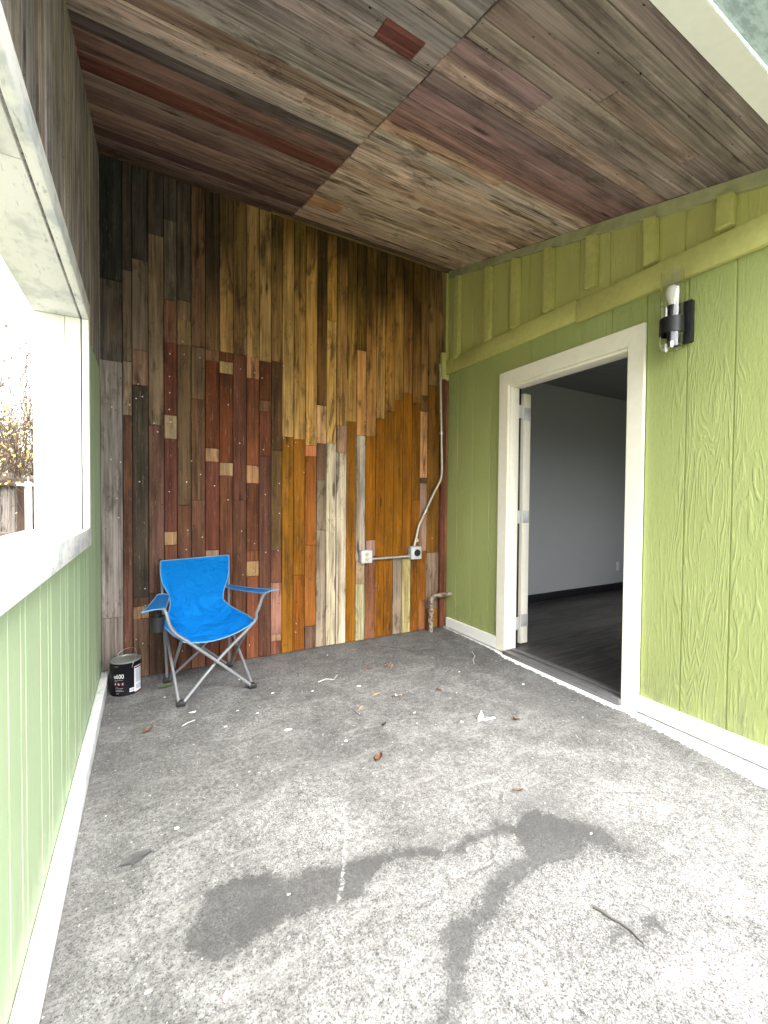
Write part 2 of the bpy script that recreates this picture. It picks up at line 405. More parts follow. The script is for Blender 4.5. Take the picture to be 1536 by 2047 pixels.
def paint_flat(bm, lay, faces, rgb, alpha):
    for f in faces:
        for lp in f.loops:
            lp[lay[0]] = (*rgb, alpha); lp[lay[1]].uv = (lp.vert.co.x, lp.vert.co.z)

KW = 1.6     # photographed board tone -> base colour
def jit(c, a=5, b=1.2):
    j = random.uniform(-a, a)
    return tuple(max(6, q+j+random.uniform(-b, b)) for q in c)
def tone(c, paint=0.):
    l = lin(c); g = .3*l[0]+.6*l[1]+.1*l[2]
    k = KW*(1-.62*min(1, paint*1.6))
    k /= 1+3.0*max(0, g-.14)
    st = 1.06
    return tuple(max(.001, min(.75, (g+(x-g)*st)*k)) for x in l)

# ================================================================== BACK WALL OF RECLAIMED BOARDS
wall = empty('plank_wall', (1.1, D, 0), 'back wall of mismatched upright reclaimed boards, dark above and reddish or orange below', 'wall')
XB = [-.25, -.13, -.078, .012, .102, .179, .265, .354, .445, .536, .629, .718, .806, .888, .977, 1.068, 1.162, 1.243, 1.327, 1.417, 1.505, 1.592, 1.687, 1.774, 1.864, 1.955, 2.047, 2.138, 2.217, 2.352]
PXM = [230, 255, 281, 312, 341, 368, 396, 424, 451, 478, 504, 529, 552, 574, 597, 620, 642, 661, 681, 701, 720, 740, 759, 777, 795, 813, 830, 846, 863]
T_ = None
BOARDS = [  # per board from the left: (pixel row where the piece ends, colour, paint)
 [(560,(46,50,54),.5),(722,(66,62,62),.2),(1235,(132,126,124),.3),(T_,(116,112,110),.3)],
 [(540,(58,52,52),.2),(722,(78,70,62),.1),(830,(104,94,80),.1),(T_,(118,82,70),.6)],
 [(520,(54,52,54),.2),(700,(84,74,66),.1),(770,(112,88,74),.2),(1195,(56,50,44),.5),(1213,(86,62,52),.5),(1237,(126,100,78),.1),(T_,(104,80,66),.5)],
 [(470,(52,48,48),.2),(850,(92,78,66),.1),(1185,(112,78,68),.6),(T_,(66,48,40),.4)],
 [(440,(58,54,54),.1),(600,(72,64,58),.05),(686,(96,74,60),.2),(830,(122,66,54),.7),(877,(146,132,108),.0),(1063,(112,64,56),.7),(1090,(134,106,76),.0),(T_,(100,62,50),.5)],
 [(600,(58,52,50),.1),(640,(84,72,56),.0),(690,(106,92,64),.0),(1010,(78,70,46),.45),(T_,(90,64,52),.5)],
 [(693,(68,58,46),.0),(798,(76,66,48),.3),(1000,(82,66,48),.4),(T_,(96,66,54),.5)],
 [(560,(52,44,32),.1),(700,(72,60,40),.0),(722,(74,58,40),.1),(896,(124,70,42),.7),(923,(150,116,80),.0),(1100,(116,62,48),.7),(1128,(142,118,92),.0),(T_,(108,62,50),.6)],
 [(500,(84,68,44),.0),(704,(126,106,60),.0),(722,(112,62,40),.6),(746,(150,130,86),.0),(925,(124,66,38),.7),(951,(136,116,84),.0),(T_,(112,68,50),.6)],
 [(520,(92,74,44),.0),(708,(86,72,42),.0),(1000,(80,50,36),.5),(1265,(84,54,42),.5),(T_,(116,66,50),.6)],
 [(714,(140,122,74),.1),(757,(150,112,76),.1),(930,(126,70,44),.6),(966,(140,102,70),.0),(1102,(116,66,46),.6),(1122,(124,72,50),.5),(1152,(140,110,72),.0),(T_,(120,70,46),.5)],
 [(722,(146,126,78),.1),(800,(112,64,36),.6),(822,(74,50,32),.2),(912,(122,68,48),.6),(T_,(90,56,46),.6)],
 [(500,(74,60,34),.1),(722,(104,86,50),.0),(900,(62,44,24),.5),(1100,(76,64,32),.5),(1165,(96,62,48),.4),(1268,(132,98,88),.3),(1282,(116,92,72),.0),(T_,(116,70,58),.5)],
 [(470,(104,78,36),.1),(873,(152,132,84),.12),(T_,(150,92,38),.65)],
 [(520,(96,78,40),.0),(878,(122,100,60),.0),(1150,(152,88,32),.7),(T_,(146,80,38),.65)],
 [(480,(88,68,34),.0),(891,(154,130,78),.05),(912,(126,84,56),.1),(1090,(162,90,50),.7),(1252,(146,82,42),.6),(T_,(84,64,50),.0)],
 [(600,(54,42,24),.0),(810,(82,64,38),.0),(886,(150,126,92),.0),(960,(78,66,52),.0),(1060,(110,96,78),.0),(T_,(134,120,100),.0)],
 [(470,(74,56,30),.0),(640,(142,116,62),.1),(885,(150,128,78),.0),(T_,(160,146,120),.0)],
 [(520,(52,40,20),.0),(850,(112,92,56),.0),(905,(108,92,72),.0),(T_,(158,144,120),.0)],
 [(600,(74,58,28),.0),(842,(118,98,56),.0),(T_,(148,88,34),.65)],
 [(560,(58,44,20),.0),(700,(92,74,40),.0),(870,(142,112,72),.0),(1122,(130,116,100),.0),(1168,(146,126,96),.0),(T_,(206,194,150),.0)],
 [(600,(78,60,30),.0),(872,(116,92,56),.0),(1080,(158,92,34),.7),(1112,(128,98,84),.2),(T_,(104,68,48),.2)],
 [(600,(66,50,24),.0),(836,(128,104,64),.0),(T_,(158,92,34),.7)],
 [(600,(78,58,30),.0),(822,(122,98,56),.0),(1120,(160,96,36),.75),(T_,(148,86,36),.7)],
 [(560,(58,42,18),.0),(800,(112,88,48),.0),(1116,(164,96,34),.75),(T_,(134,116,98),.05)],
 [(600,(76,56,28),.0),(785,(98,74,42),.0),(1116,(160,92,34),.7),(T_,(212,194,134),.05)],
 [(640,(72,54,26),.0),(805,(94,74,42),.0),(1000,(140,84,34),.65),(T_,(156,88,36),.7)],
 [(600,(84,64,34),.0),(790,(104,84,54),.0),(822,(78,62,42),.0),(955,(172,138,98),.0),(966,(72,58,42),.0),(1102,(144,116,96),.05),(1200,(148,82,38),.6),(T_,(120,78,48),.2)],
 [(560,(84,68,42),.0),(770,(92,76,48),.0),(1105,(124,78,40),.5),(1216,(124,104,84),.0),(T_,(134,82,46),.5)],
]
bm = bmesh.new(); lay = vcol_wood(bm)
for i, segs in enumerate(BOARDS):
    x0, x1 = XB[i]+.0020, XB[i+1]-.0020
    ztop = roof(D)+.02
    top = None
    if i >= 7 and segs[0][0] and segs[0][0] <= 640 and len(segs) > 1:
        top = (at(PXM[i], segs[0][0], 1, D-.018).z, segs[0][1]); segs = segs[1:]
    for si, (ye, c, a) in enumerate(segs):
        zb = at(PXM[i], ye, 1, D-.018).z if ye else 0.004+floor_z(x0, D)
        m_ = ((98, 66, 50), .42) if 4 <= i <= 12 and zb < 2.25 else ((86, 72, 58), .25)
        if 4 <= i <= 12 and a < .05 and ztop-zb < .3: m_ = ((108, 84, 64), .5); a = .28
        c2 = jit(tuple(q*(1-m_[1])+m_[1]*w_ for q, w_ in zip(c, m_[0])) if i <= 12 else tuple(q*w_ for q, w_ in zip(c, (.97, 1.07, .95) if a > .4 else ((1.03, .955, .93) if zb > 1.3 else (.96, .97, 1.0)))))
        plank(bm, lay, (x0, D, zb+.0008), (0, 0, 1), (1, 0, 0), (0, -1, 0), ztop-zb-.0016, x1-x0, .018+random.uniform(-.005, .005), tuple(q*(.72 if a < .15 and ztop < 1.55 else 1) for q in tone(c2, a)), a, end_tone=(top[0]-zb-.30, top[0]-zb+.06, tuple(.72*q for q in tone(top[1], a))) if top and si == 0 else None)
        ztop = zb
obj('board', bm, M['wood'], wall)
# galvanised nail heads
bm = bmesh.new()
NAILS = [(z[0]/2.924, 650+z[1]/2.924) for z in [(1068,95),(993,166),(1077,170),(1169,190),(1327,243),(1407,256),(1490,278),(991,299),(993,394),(990,492),(808,344),(796,428),(833,417),(758,465),(653,477),(1335,464),(998,565),(902,572),(922,623),(1402,690),(1120,794),(816,915),(1092,917),(1173,873),(1255,939),(990,973),(1334,1021),(648,785),(705,800),(1098,1199),(1183,1239),(1414,1204),(1089,1312),(683,1012),(694,1125),(848,1541),(850,1640),(1421,1459),(1480,1436),(797,1838),(835,1861),(1066,1905),(1459,1870),(1489,1276)]]
NAILS += [(512+z[0]/2.924, 650+z[1]/2.924) for z in [(36,308),(160,237),(44,727),(136,925),(55,990),(138,1100),(57,1328),(130,1317),(161,660),(232,685),(188,708),(280,860),(236,1745),(232,1795),(640,575),(1030,1245)]]
for q in NAILS:
    p = at(*q, 1, D-.0235)
    bmesh.ops.create_cone(bm, cap_ends=True, segments=8, radius1=.0042, radius2=.0032, depth=.006, matrix=Matrix.Translation(p) @ Matrix.Rotation(R(90), 4, 'X'))
obj('nail_heads', bm, M['galv'], wall)['kind'] = 'stuff'
bm = bmesh.new(); box(bm, (XL-.15, D+.0005, -.3), (XR+.1, D+.12, 3.5)); obj('backing', bm, M['dark'], wall)
# strip under the ceiling, in two lengths
bm = bmesh.new(); lay = vcol_wood(bm)
for xa, xb, c, w in ((-.25, .80, (62,48,38), .03), (.80, 2.43, (84,66,44), .036)):
    plank(bm, lay, (xa, D-.0225, roof(D)-w), (1, 0, 0), (0, 0, 1), (0, -1, 0), xb-xa-.003, w-.004, .014, tone(c), .1)
obj('top_strip', bm, M['wood'], wall)
# rough red corner board
bm = bmesh.new(); lay = vcol_wood(bm)
plank(bm, lay, (2.354, D, .01), (0, 0, 1), (1, 0, 0), (0, -1, 0), 2.27, .050, .045, tone((98,60,46), .4), .6, .004)
plank(bm, lay, (2.407, D, .01), (0, 0, 1), (1, 0, 0), (0, -1, 0), 2.27, .030, .035, tone((116,84,58), .4), .5, .004)
plank(bm, lay, (2.354, D, 2.531), (0, 0, 1), (1, 0, 0), (0, -1, 0), roof(D)-2.52, .048, .018, tone((98,82,52)), .0)
obj('corner_board', bm, M['wood'], wall)
bm = bmesh.new(); box(bm, (2.356, D-.04, 2.29), (2.40, D-.001, 2.53), bev=.004); box(bm, (2.405, D-.03, 2.285), (2.438, D-.001, roof(D)+.01), bev=.003)
obj('corner_trim', bm, M['green_trim'], wall)

# ================================================================== PORCH ROOF (board ceiling, fascia, gutter)
rf = empty('porch_roof', (.95, 1.9, 2.95), 'sloping porch roof with a patchwork ceiling of weathered boards in two sheets', 'roof')
nrm = Vector((0, ROOFS, -1)).normalized()      # out of the ceiling, downwards
ud = Vector((1, 0, 0)); vd = Vector((0, -1, -ROOFS)).normalized()
kk = math.sqrt(1+ROOFS**2)
def ceil_boards(name, x0, x1, edges, cols, stag):
    bm = bmesh.new(); lay = vcol_wood(bm)
    for (ya, yb), cl in zip(zip(edges, edges[1:]), cols):
        pieces = cl if isinstance(cl, list) else [(1.0, cl[0], cl[1])]
        fx = 0
        for fr, c, a in pieces:
            xa = x0+(x1-x0)*fx; xb = x0+(x1-x0)*fr; fx = fr
            j = random.uniform(-stag, stag)
            xa2 = xa + (j if xa == x0 and x0 > 0 else 0) + .0008; xb2 = xb + (j if xb == x1 and x0 < 0 else 0) - .0008
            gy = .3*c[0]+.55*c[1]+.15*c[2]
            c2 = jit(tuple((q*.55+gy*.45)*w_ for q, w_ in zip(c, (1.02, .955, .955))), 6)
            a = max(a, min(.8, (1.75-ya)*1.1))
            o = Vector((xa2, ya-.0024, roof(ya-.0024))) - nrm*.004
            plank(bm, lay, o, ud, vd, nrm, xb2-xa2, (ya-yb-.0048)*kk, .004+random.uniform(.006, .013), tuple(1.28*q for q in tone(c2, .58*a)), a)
    return obj(name, bm, M['wood'], rf)
EL = [3.165, 3.036, 2.93, 2.822, 2.70, 2.592, 2.445, 2.33, 2.207, 2.059, 1.967, 1.873, 1.793, 1.693, 1.623, 1.531, 1.444, 1.361, 1.261, 1.171, 1.088, 1.004, .87, .73]
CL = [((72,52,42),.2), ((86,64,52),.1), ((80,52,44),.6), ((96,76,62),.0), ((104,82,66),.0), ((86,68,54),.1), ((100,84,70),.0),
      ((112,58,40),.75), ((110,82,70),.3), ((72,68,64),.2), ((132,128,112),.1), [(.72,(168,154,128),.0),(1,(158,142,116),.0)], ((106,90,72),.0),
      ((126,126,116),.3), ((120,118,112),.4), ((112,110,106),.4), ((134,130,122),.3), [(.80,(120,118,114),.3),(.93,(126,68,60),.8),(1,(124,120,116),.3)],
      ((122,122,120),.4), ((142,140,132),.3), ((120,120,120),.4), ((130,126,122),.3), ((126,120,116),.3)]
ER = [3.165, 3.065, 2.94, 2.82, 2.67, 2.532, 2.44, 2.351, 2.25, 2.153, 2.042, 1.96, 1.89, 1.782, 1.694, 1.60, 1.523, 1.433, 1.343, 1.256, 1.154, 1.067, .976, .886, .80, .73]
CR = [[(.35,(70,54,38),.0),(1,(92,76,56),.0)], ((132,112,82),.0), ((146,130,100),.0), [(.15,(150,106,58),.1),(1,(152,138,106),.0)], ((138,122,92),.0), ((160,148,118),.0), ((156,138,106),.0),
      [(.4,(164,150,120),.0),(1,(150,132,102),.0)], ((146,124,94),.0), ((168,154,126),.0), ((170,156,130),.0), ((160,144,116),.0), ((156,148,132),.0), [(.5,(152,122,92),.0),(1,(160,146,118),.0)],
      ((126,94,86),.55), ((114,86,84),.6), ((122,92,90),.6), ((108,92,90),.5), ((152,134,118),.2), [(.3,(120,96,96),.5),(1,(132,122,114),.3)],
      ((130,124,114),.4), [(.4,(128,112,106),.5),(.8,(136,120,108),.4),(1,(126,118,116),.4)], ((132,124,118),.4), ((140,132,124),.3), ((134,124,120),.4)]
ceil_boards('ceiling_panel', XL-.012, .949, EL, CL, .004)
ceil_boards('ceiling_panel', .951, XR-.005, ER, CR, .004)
def slab(bm, x0, x1, y0, y1, off0, off1, mi=0):
    p = lambda x, y, o: Vector((x, y, roof(y)+o))
    hexa(bm, [p(x0,y0,off0), p(x1,y0,off0), p(x1,y1,off0), p(x0,y1,off0), p(x0,y0,off1), p(x1,y0,off1), p(x1,y1,off1), p(x0,y1,off1)], mi)
bm = bmesh.new(); slab(bm, XL-.4, XR+.02, .725, D+.1, .006, .14); obj('roof_deck', bm, M['dark'], rf)
bm = bmesh.new(); slab(bm, XL-.4, XR+.3, .632, .724, -.022, .12); obj('fascia', bm, M['white'], rf)
def mat_gutter():
    t = NT('sky_tinted_gutter'); v = t.coord()
    n = t.noise(t.coord('Object', (14, 40, 14)), 1, 6, .7)
    c = t.mix(t.ramp(n, .40, .62), (.60, .74, .82), (.36, .47, .54))  # sky blue reflection put into the gutter's colour
    t.base(c, .4, .1); t.bump(n, .3, .004); return t.m
bm = bmesh.new(); slab(bm, XL-.4, XR+.3, .45, .628, -.012, .0); slab(bm, XL-.4, XR+.3, .44, .448, -.02, .10); obj('gutter', bm, mat_gutter(), rf)

# ================================================================== LEFT WALL WITH ITS OPENING
def siding(bm, axis, face, sgn, a0, a1, z0, z1, grooves, gw=.0045, gd=.007, mi=0):
    """vertical-groove panel. axis: 'y' runs along y at x=face; z0/z1 may be functions of y"""
    fz0 = z0 if callable(z0) else (lambda y: z0); fz1 = z1 if callable(z1) else (lambda y: z1)
    prof = [(a0, 0)]
    for g in sorted(grooves):
        if a0+gw*2 < g < a1-gw*2: prof += [(g-gw, 0), (g-gw*.4, gd), (g+gw*.4, gd), (g+gw, 0)]
    prof.append((a1, 0))
    lo = [bm.verts.new((face+sgn*d, y, fz0(y))) for y, d in prof]; hi = [bm.verts.new((face+sgn*d, y, fz1(y))) for y, d in prof]
    for k in range(len(prof)-1):
        q = (lo[k], lo[k+1], hi[k+1], hi[k]) if sgn < 0 else (lo[k+1], lo[k], hi[k], hi[k+1])
        bm.faces.new(q).material_index = mi
LW = empty('side_wall', (XL, 1.6, 0), 'left side wall of sage green siding with a glassless opening framed in white', 'wall')
OY0, OY1, OZ0, OZ1 = .30, 2.318, 1.012, 1.968      # the opening
PL = 1.96                                            # paint stops here, old boards above
gl = []
g = -.6
while g < 3.16: gl += [g, g+.045, g+.205*1]; g += .305
bm = bmesh.new()
siding(bm, 'y', XL, -1, OY1, D, .005, PL, gl, .003, .004)
siding(bm, 'y', XL, -1, -.4, OY0, .005, PL, gl, .003, .004)
siding(bm, 'y', XL, -1, OY0, OY1, .005, OZ0, gl, .003, .004)
obj('siding', bm, M['green_left'], LW)
bm = bmesh.new(); lay = vcol_wood(bm)
y = -.4; gc = [(132,128,126),(120,116,116),(140,134,128),(116,112,114),(136,128,124),(126,122,126)]; k = 0
while y < D-.02:
    w = random.choice((.09, .13, .14)); w = min(w, D-y)
    plank(bm, lay, (XL-.010, y+.001, PL+.004), (0, 0, 1), (0, 1, 0), (1, 0, 0), roof(y)-PL+.02, w-.002, .011+random.uniform(-.002, .002), tone(gc[k % 6]), .35)
    y += w; k += 1
obj('upper_board', bm, M['wood'], LW)
WT = .165
bm = bmesh.new()
xa, xb = XL-WT, XL-.012
def core(bm, x0, x1):
    box(bm, (x0, -.4, -.3), (x1, D+.1, OZ0-.004)); box(bm, (x0, -.4, OZ1+.003), (x1, D+.1, 2.30))
    box(bm, (x0, OY1+.003, OZ0-.003), (x1, D+.1, OZ1+.002)); box(bm, (x0, -.4, OZ0-.003), (x1, OY0-.003, OZ1+.002))
core(bm, xa, xb)
hexa(bm, [(xa, -.4, 2.301), (xb, -.4, 2.301), (xb, D+.1, 2.301), (xa, D+.1, 2.301), (xa, -.4, 2.42), (xb, -.4, 2.42), (xb, D+.1, roof(D)+.03), (xa, D+.1, roof(D)+.03)])
obj('wall_core', bm, M['white'], LW)
bm = bmesh.new()   # reveals of the opening: header boards, jambs, sill
box(bm, (XL-WT-.004, OY0, OZ1-.012), (XL-.005, 1.31, OZ1), bev=.002); box(bm, (XL-WT-.004, 1.314, OZ1-.012), (XL-.005, OY1, OZ1), bev=.002)
obj('header', bm, M['header'], LW)
bm = bmesh.new(); box(bm, (XL-WT-.004, OY1-.012, OZ0), (XL-.060, OY1, OZ1-.013), bev=.002); box(bm, (XL-.058, OY1-.014, OZ0), (XL-.003, OY1, OZ1-.013), bev=.002); obj('jamb', bm, M['white'], LW)
bm = bmesh.new(); box(bm, (XL-WT-.004, OY0, OZ0), (XL-.005, OY0+.012, OZ1-.013), bev=.002); obj('jamb', bm, M['white'], LW)
bm = bmesh.new(); box(bm, (XL-WT-.03, OY0+.013, OZ0-.003), (XL-.004, OY1-.015, OZ0+.012), bev=.003); obj('sill', bm, M['white'], LW)
FW, FX = .066, XL+.028                                 # frame boards on the inner face
bm = bmesh.new(); box(bm, (XL+.0015, OY0-FW, OZ0-FW), (FX, OY1+.03, OZ0+.013), bev=.003); obj('frame_board', bm, M['sill'], LW)
bm = bmesh.new(); box(bm, (XL+.0015, OY0-FW, OZ1-.010), (FX, OY1+.03, OZ1+FW), bev=.003); obj('frame_board', bm, M['sill'], LW)
bm = bmesh.new(); box(bm, (XL+.0015, OY1-.011, OZ0+.0145), (FX-.001, OY1+.03, OZ1-.0115), bev=.003); obj('frame_board', bm, M['white'], LW)
bm = bmesh.new(); box(bm, (XL+.0015, OY0-FW, OZ0+.0145), (FX-.001, OY0+.011, OZ1-.0115), bev=.003); obj('frame_board', bm, M['white'], LW)
bm = bmesh.new(); box(bm, (XL+.002, -.4, .003), (XL+.042, D-.05, .088), bev=.004); obj('baseboard', bm, M['sill'], LW)

# ================================================================== HOUSE WALL ON THE RIGHT
HW = empty('house_wall', (XR, 1.3, 0), 'green house wall with grooved wood-grain siding and an open white-framed doorway', 'wall')
DY0, DY1, DZ1 = 1.452, 2.375, 2.062
HY0 = .25
GR = [-.9+.205*i for i in range(20)]; GR = [.948+.205*i for i in range(-10, 11)]
bm = bmesh.new()
siding(bm, 'y', XR, 1, HY0, DY0, .03, 2.34, GR)
siding(bm, 'y', XR, 1, DY1, D, .03, 2.34, GR)
siding(bm, 'y', XR, 1, DY0, DY1, DZ1, 2.34, GR)
obj('siding', bm, M['green'], HW)
bm = bmesh.new(); siding(bm, 'y', XR, 1, HY0, D, 2.341, lambda y: roof(y)+.01, [g+.02 for g in GR])
obj('upper_siding', bm, M['green_up'], HW)
bm = bmesh.new()
x0, x1 = XR+.009, XR+.10
box(bm, (x0, HY0, -.3), (x1, DY0-.02, DZ1+.02)); box(bm, (x0, DY1+.02, -.3), (x1, D+.35, DZ1+.02)); box(bm, (x0, HY0, DZ1+.021), (x1, D+.35, 3.9)); box(bm, (x0, DY0-.02, -.3), (x1, DY1+.02, -.03))
obj('wall_core', bm, M['drywall'], HW)
# belt board in two lengths with a small step between them
bm = bmesh.new(); box(bm, (XR-.032, 1.79, 2.335), (XR-.001, D-.002, 2.467), bev=.004); obj('belt_board', bm, M['green_trim'], HW)
bm = bmesh.new(); box(bm, (XR-.036, HY0, 2.318), (XR-.001, 1.787, 2.452), bev=.004); obj('belt_board', bm, M['green_trim'], HW)
# strip following the ceiling
bm = bmesh.new()
def rstrip(bm, y0, y1, x0, x1, h, g=.012):
    hexa(bm, [(x0,y0,roof(y0)-h), (x1,y0,roof(y0)-h), (x1,y1,roof(y1)-h), (x0,y1,roof(y1)-h), (x0,y0,roof(y0)-g), (x1,y0,roof(y0)-g), (x1,y1,roof(y1)-g), (x0,y1,roof(y1)-g)])
rstrip(bm, .74, 1.95, XR-.026, XR-.001, .078); rstrip(bm, 1.953, D-.035, XR-.022, XR-.001, .070)
obj('ceiling_strip', bm, mat_plain('dirty_green_strip', (.36, .36, .20), .7, var=.3, sc=12, bump=.4, bd=.004), HW)
bm = bmesh.new(); rstrip(bm, .73, D-.03, XR-.021, XR-.0015, .013, .0); obj('shadow_gap', bm, M['dark'], HW)
# short studs nailed between strip and belt board, all a little different
for yc, w, zb, lean, t in ((2.985, .060, 2.452, .004, .05), (2.795, .034, 2.462, -.002, .03), (2.60, .062, 2.47, .003, .045), (2.31, .060, 2.472, -.003, .05), (2.005, .064, 2.478, .002, .052), (1.685, .066, 2.500, .004, .05), (1.335, .062, 2.474, -.004, .052), (.985, .064, 2.475, .006, .055)):
    if w < .05: continue
    bm = bmesh.new(); zt = lambda y: roof(y)-.080
    a, b = yc-w/2, yc+w/2
    X0, X1 = XR-.0015, XR-t
    pts = [(X1,a+lean,zb), (X0,a+lean,zb), (X0,b+lean,zb-.004), (X1,b+lean,zb-.004), (X1,a,zt(a)), (X0,a,zt(a)), (X0,b,zt(b)), (X1,b,zt(b))]
    hexa(bm, pts)
    bmesh.ops.bevel(bm, geom=bm.edges[:], offset=.004, segments=2, affect='EDGES')
    for _ in range(2):
        p = Vector((X1-.0004, yc+random.uniform(-.3, .3)*w, random.uniform(zb+.05, zt(yc)-.05)))
        bmesh.ops.create_cone(bm, cap_ends=True, segments=7, radius1=.005, radius2=.004, depth=.002, matrix=Matrix.Translation(p) @ Matrix.Rotation(R(90), 4, 'Y'))
    obj('stud', bm, M['green_trim'], HW)
# door casing: two side boards, one head
CW = .094; XC = XR-.024
def casing(p):
    bm = bmesh.new(); hexa(bm, p); bmesh.ops.bevel(bm, geom=bm.edges[:], offset=.003, segments=2, affect='EDGES'); return bm
o0, o1, zo = DY0-CW, DY1+CW, DZ1+CW+.012
zc0, zc1 = -.02, .0
B = XR-.001
obj('casing', casing([(XC,o0,zc0),(B,o0,zc0),(B,DY0,zc0),(XC,DY0,zc0),(XC,o0,zo-.001),(B,o0,zo-.001),(B,DY0,DZ1-.001),(XC,DY0,DZ1-.001)]), M['cream'], HW)
obj('casing', casing([(XC,DY1,zc1),(B,DY1,zc1),(B,o1,zc1),(XC,o1,zc1),(XC,DY1,DZ1-.001),(B,DY1,DZ1-.001),(B,o1,zo-.001),(XC,o1,zo-.001)]), M['cream'], HW)
obj('casing', casing([(XC,DY0+.0008,DZ1),(B,DY0+.0008,DZ1),(B,DY1-.0008,DZ1),(XC,DY1-.0008,DZ1),(XC,o0+.0008,zo),(B,o0+.0008,zo),(B,o1-.0008,zo),(XC,o1-.0008,zo)]), M['cream'], HW)
bm = bmesh.new()  # jamb lining with a stop
box(bm, (XR-.0005, DY1-.014, .02), (XR+.084, DY1+.018, DZ1+.010), bev=.002); box(bm, (XR-.0005, DY0-.018, -.01), (XR+.108, DY0+.014, DZ1+.010), bev=.002); box(bm, (XR-.0005, DY0+.015, DZ1-.016), (XR+.108, DY1-.015, DZ1+.010), bev=.002)
obj('door_jamb', bm, M['cream'], HW)
bm = bmesh.new(); box(bm, (XR+.0845, DY1-.006, .02), (XR+.112, DY1+.018, DZ1-.002)); obj('dark_gap_strip', bm, M['black_metal'], HW)  # black strip put in for the dark gap between jamb and door
bm = bmesh.new(); box(bm, (XR-.045, DY0-.002, -.022), (XR+.125, DY1+.0, .016), bev=.004); box(bm, (XR+.02, DY0+.016, .0165), (XR+.07, DY1-.016, .026), bev=.004)
obj('threshold', bm, mat_plain('grey_threshold', (.17, .17, .175), .45, .5, var=.15, bump=.1), HW)
# the door leaf, swung right back inside the room, only its hinge edge shows
dx0 = at(1045, 1000, 1, 2.40).x; dx1 = at(1059, 1000, 1, 2.40).x
dr = None
bm = bmesh.new(); box(bm, (dx0, 2.40, .028), (dx1, 3.30, 2.03), bev=.003)
for zz0, zz1 in ((.25, .95), (1.08, 1.90)):
    for ya, yb in ((2.50, 2.80), (2.90, 3.20)):
        box(bm, (dx1+.0005, ya, zz0), (dx1+.008, yb, zz1), bev=.004)
door = obj('door', bm, M['cream'], HW)
for zz in (at(1047, 827, 1, 2.40).z, at(1047, 1033, 1, 2.40).z, at(1047, 1240, 1, 2.40).z):
    bm = bmesh.new()
    box(bm, (dx0+.004, 2.3965, zz-.05), (dx1-.002, 2.3995, zz+.05), bev=.001)
    box(bm, (XR+.1085, 2.362, zz-.05), (XR+.1115, 2.392, zz+.05))
    box(bm, (XR+.080, DY1-.0175, zz-.05), (XR+.1085, DY1-.0145, zz+.05))
    tube(bm, [((XR+.1085+dx0)/2+.004, 2.388, zz-.052), ((XR+.1085+dx0)/2+.004, 2.388, zz+.052)], .0065, 10)
    for sz in (-.032, 0, .032):
        for sx in (.3, .7):
            p = Vector((dx0+(dx1-dx0)*sx, 2.3958, zz+sz)); bmesh.ops.create_cone(bm, cap_ends=True, segments=8, radius1=.004, radius2=.003, depth=.0014, matrix=Matrix.Translation(p) @ Matrix.Rotation(R(90), 4, 'X'))
    h_ = obj('hinge', bm, M['hinge'], door)
# baseboards either side of the doorway
for ya, yb, d0 in ((HY0, o0-.002, 0), (o1+.002, D-.05, 0)):
    bm = bmesh.new(); f0, f1 = floor_z(XR, ya)+.012, floor_z(XR, yb)+.012
    hexa(bm, [(XC,ya,f0),(B,ya,f0),(B,yb,f1),(XC,yb,f1),(XC,ya,f0+.092),(B,ya,f0+.092),(B,yb,f1+.085),(XC,yb,f1+.085)])
    bmesh.ops.bevel(bm, geom=bm.edges[:], offset=.003, segments=2, affect='EDGES')
    obj('baseboard', bm, M['white'], HW)

# the room behind the doorway
RX1, RY0, RY1, RZ = 6.9, HY0+.1, 3.37, 2.54
bm = bmesh.new(); box(bm, (XR+.10, RY1, -.1), (RX1, RY1+.1, RZ+.2))
iw = empty('interior_wall', (4.5, RY1, .02), 'plain grey painted wall seen inside through the doorway', 'wall')
obj('wall_face', bm, M['drywall'], iw)
bm = bmesh.new(); box(bm, (XR+.101, RY1-.014, .021), (RX1-.001, RY1-.001, .115), bev=.002); obj('baseboard', bm, M['black_metal'], iw)
for nm, a, b in (('room_wall', (RX1, RY0, -.1), (RX1+.1, RY1+.1, RZ+.2)), ('room_wall', (XR+.009, RY0-.1, -.1), (4.2, RY0-.001, 3.2)), ('room_wall', (4.2, RY0-.1, -.1), (5.1, RY0-.001, .85)), ('room_wall', (4.2, RY0-.1, 2.1), (5.1, RY0-.001, 3.2)), ('room_wall', (5.1, RY0-.1, -.1), (RX1+.1, RY0-.001, 3.2))):  # unseen opening in the front wall, added to light the room
    bm = bmesh.new(); box(bm, a, b); tag(obj(nm, bm, M['drywall']), kind='structure')
bm = bmesh.new(); box(bm, (XR+.08, RY0, -.12), (RX1-.001, RY1-.001, .02)); tag(obj('room_floor', bm, M['vinyl']), kind='structure')
t = NT('dark_board_ceiling'); br = t.ramp(t.math('FRACT', t.math('MULTIPLY', t.n('ShaderNodeSeparateXYZ').outputs[1], 4)), .0, .06)
sep = [n for n in t.t.nodes if n.type == 'SEPXYZ'][0]; t.l(t.coord(), sep.inputs[0])
t.base(t.mix(br, (.30, .31, .32), (.22, .225, .23)), .8)
bm = bmesh.new(); box(bm, (XR+.10, RY0, RZ), (RX1, RY1, RZ+.3)); tag(obj('room_ceiling', bm, t.m), kind='structure')
bm = bmesh.new(); p = at(1234, 1132, 1, RY1)
box(bm, (p.x-.036, RY1-.007, p.z-.058), (p.x+.036, RY1-.001, p.z+.058), bev=.002)
for s in (-.026, .026): box(bm, (p.x-.016, RY1-.0095, p.z+s-.014), (p.x+.016, RY1-.0072, p.z+s+.014), bev=.001)
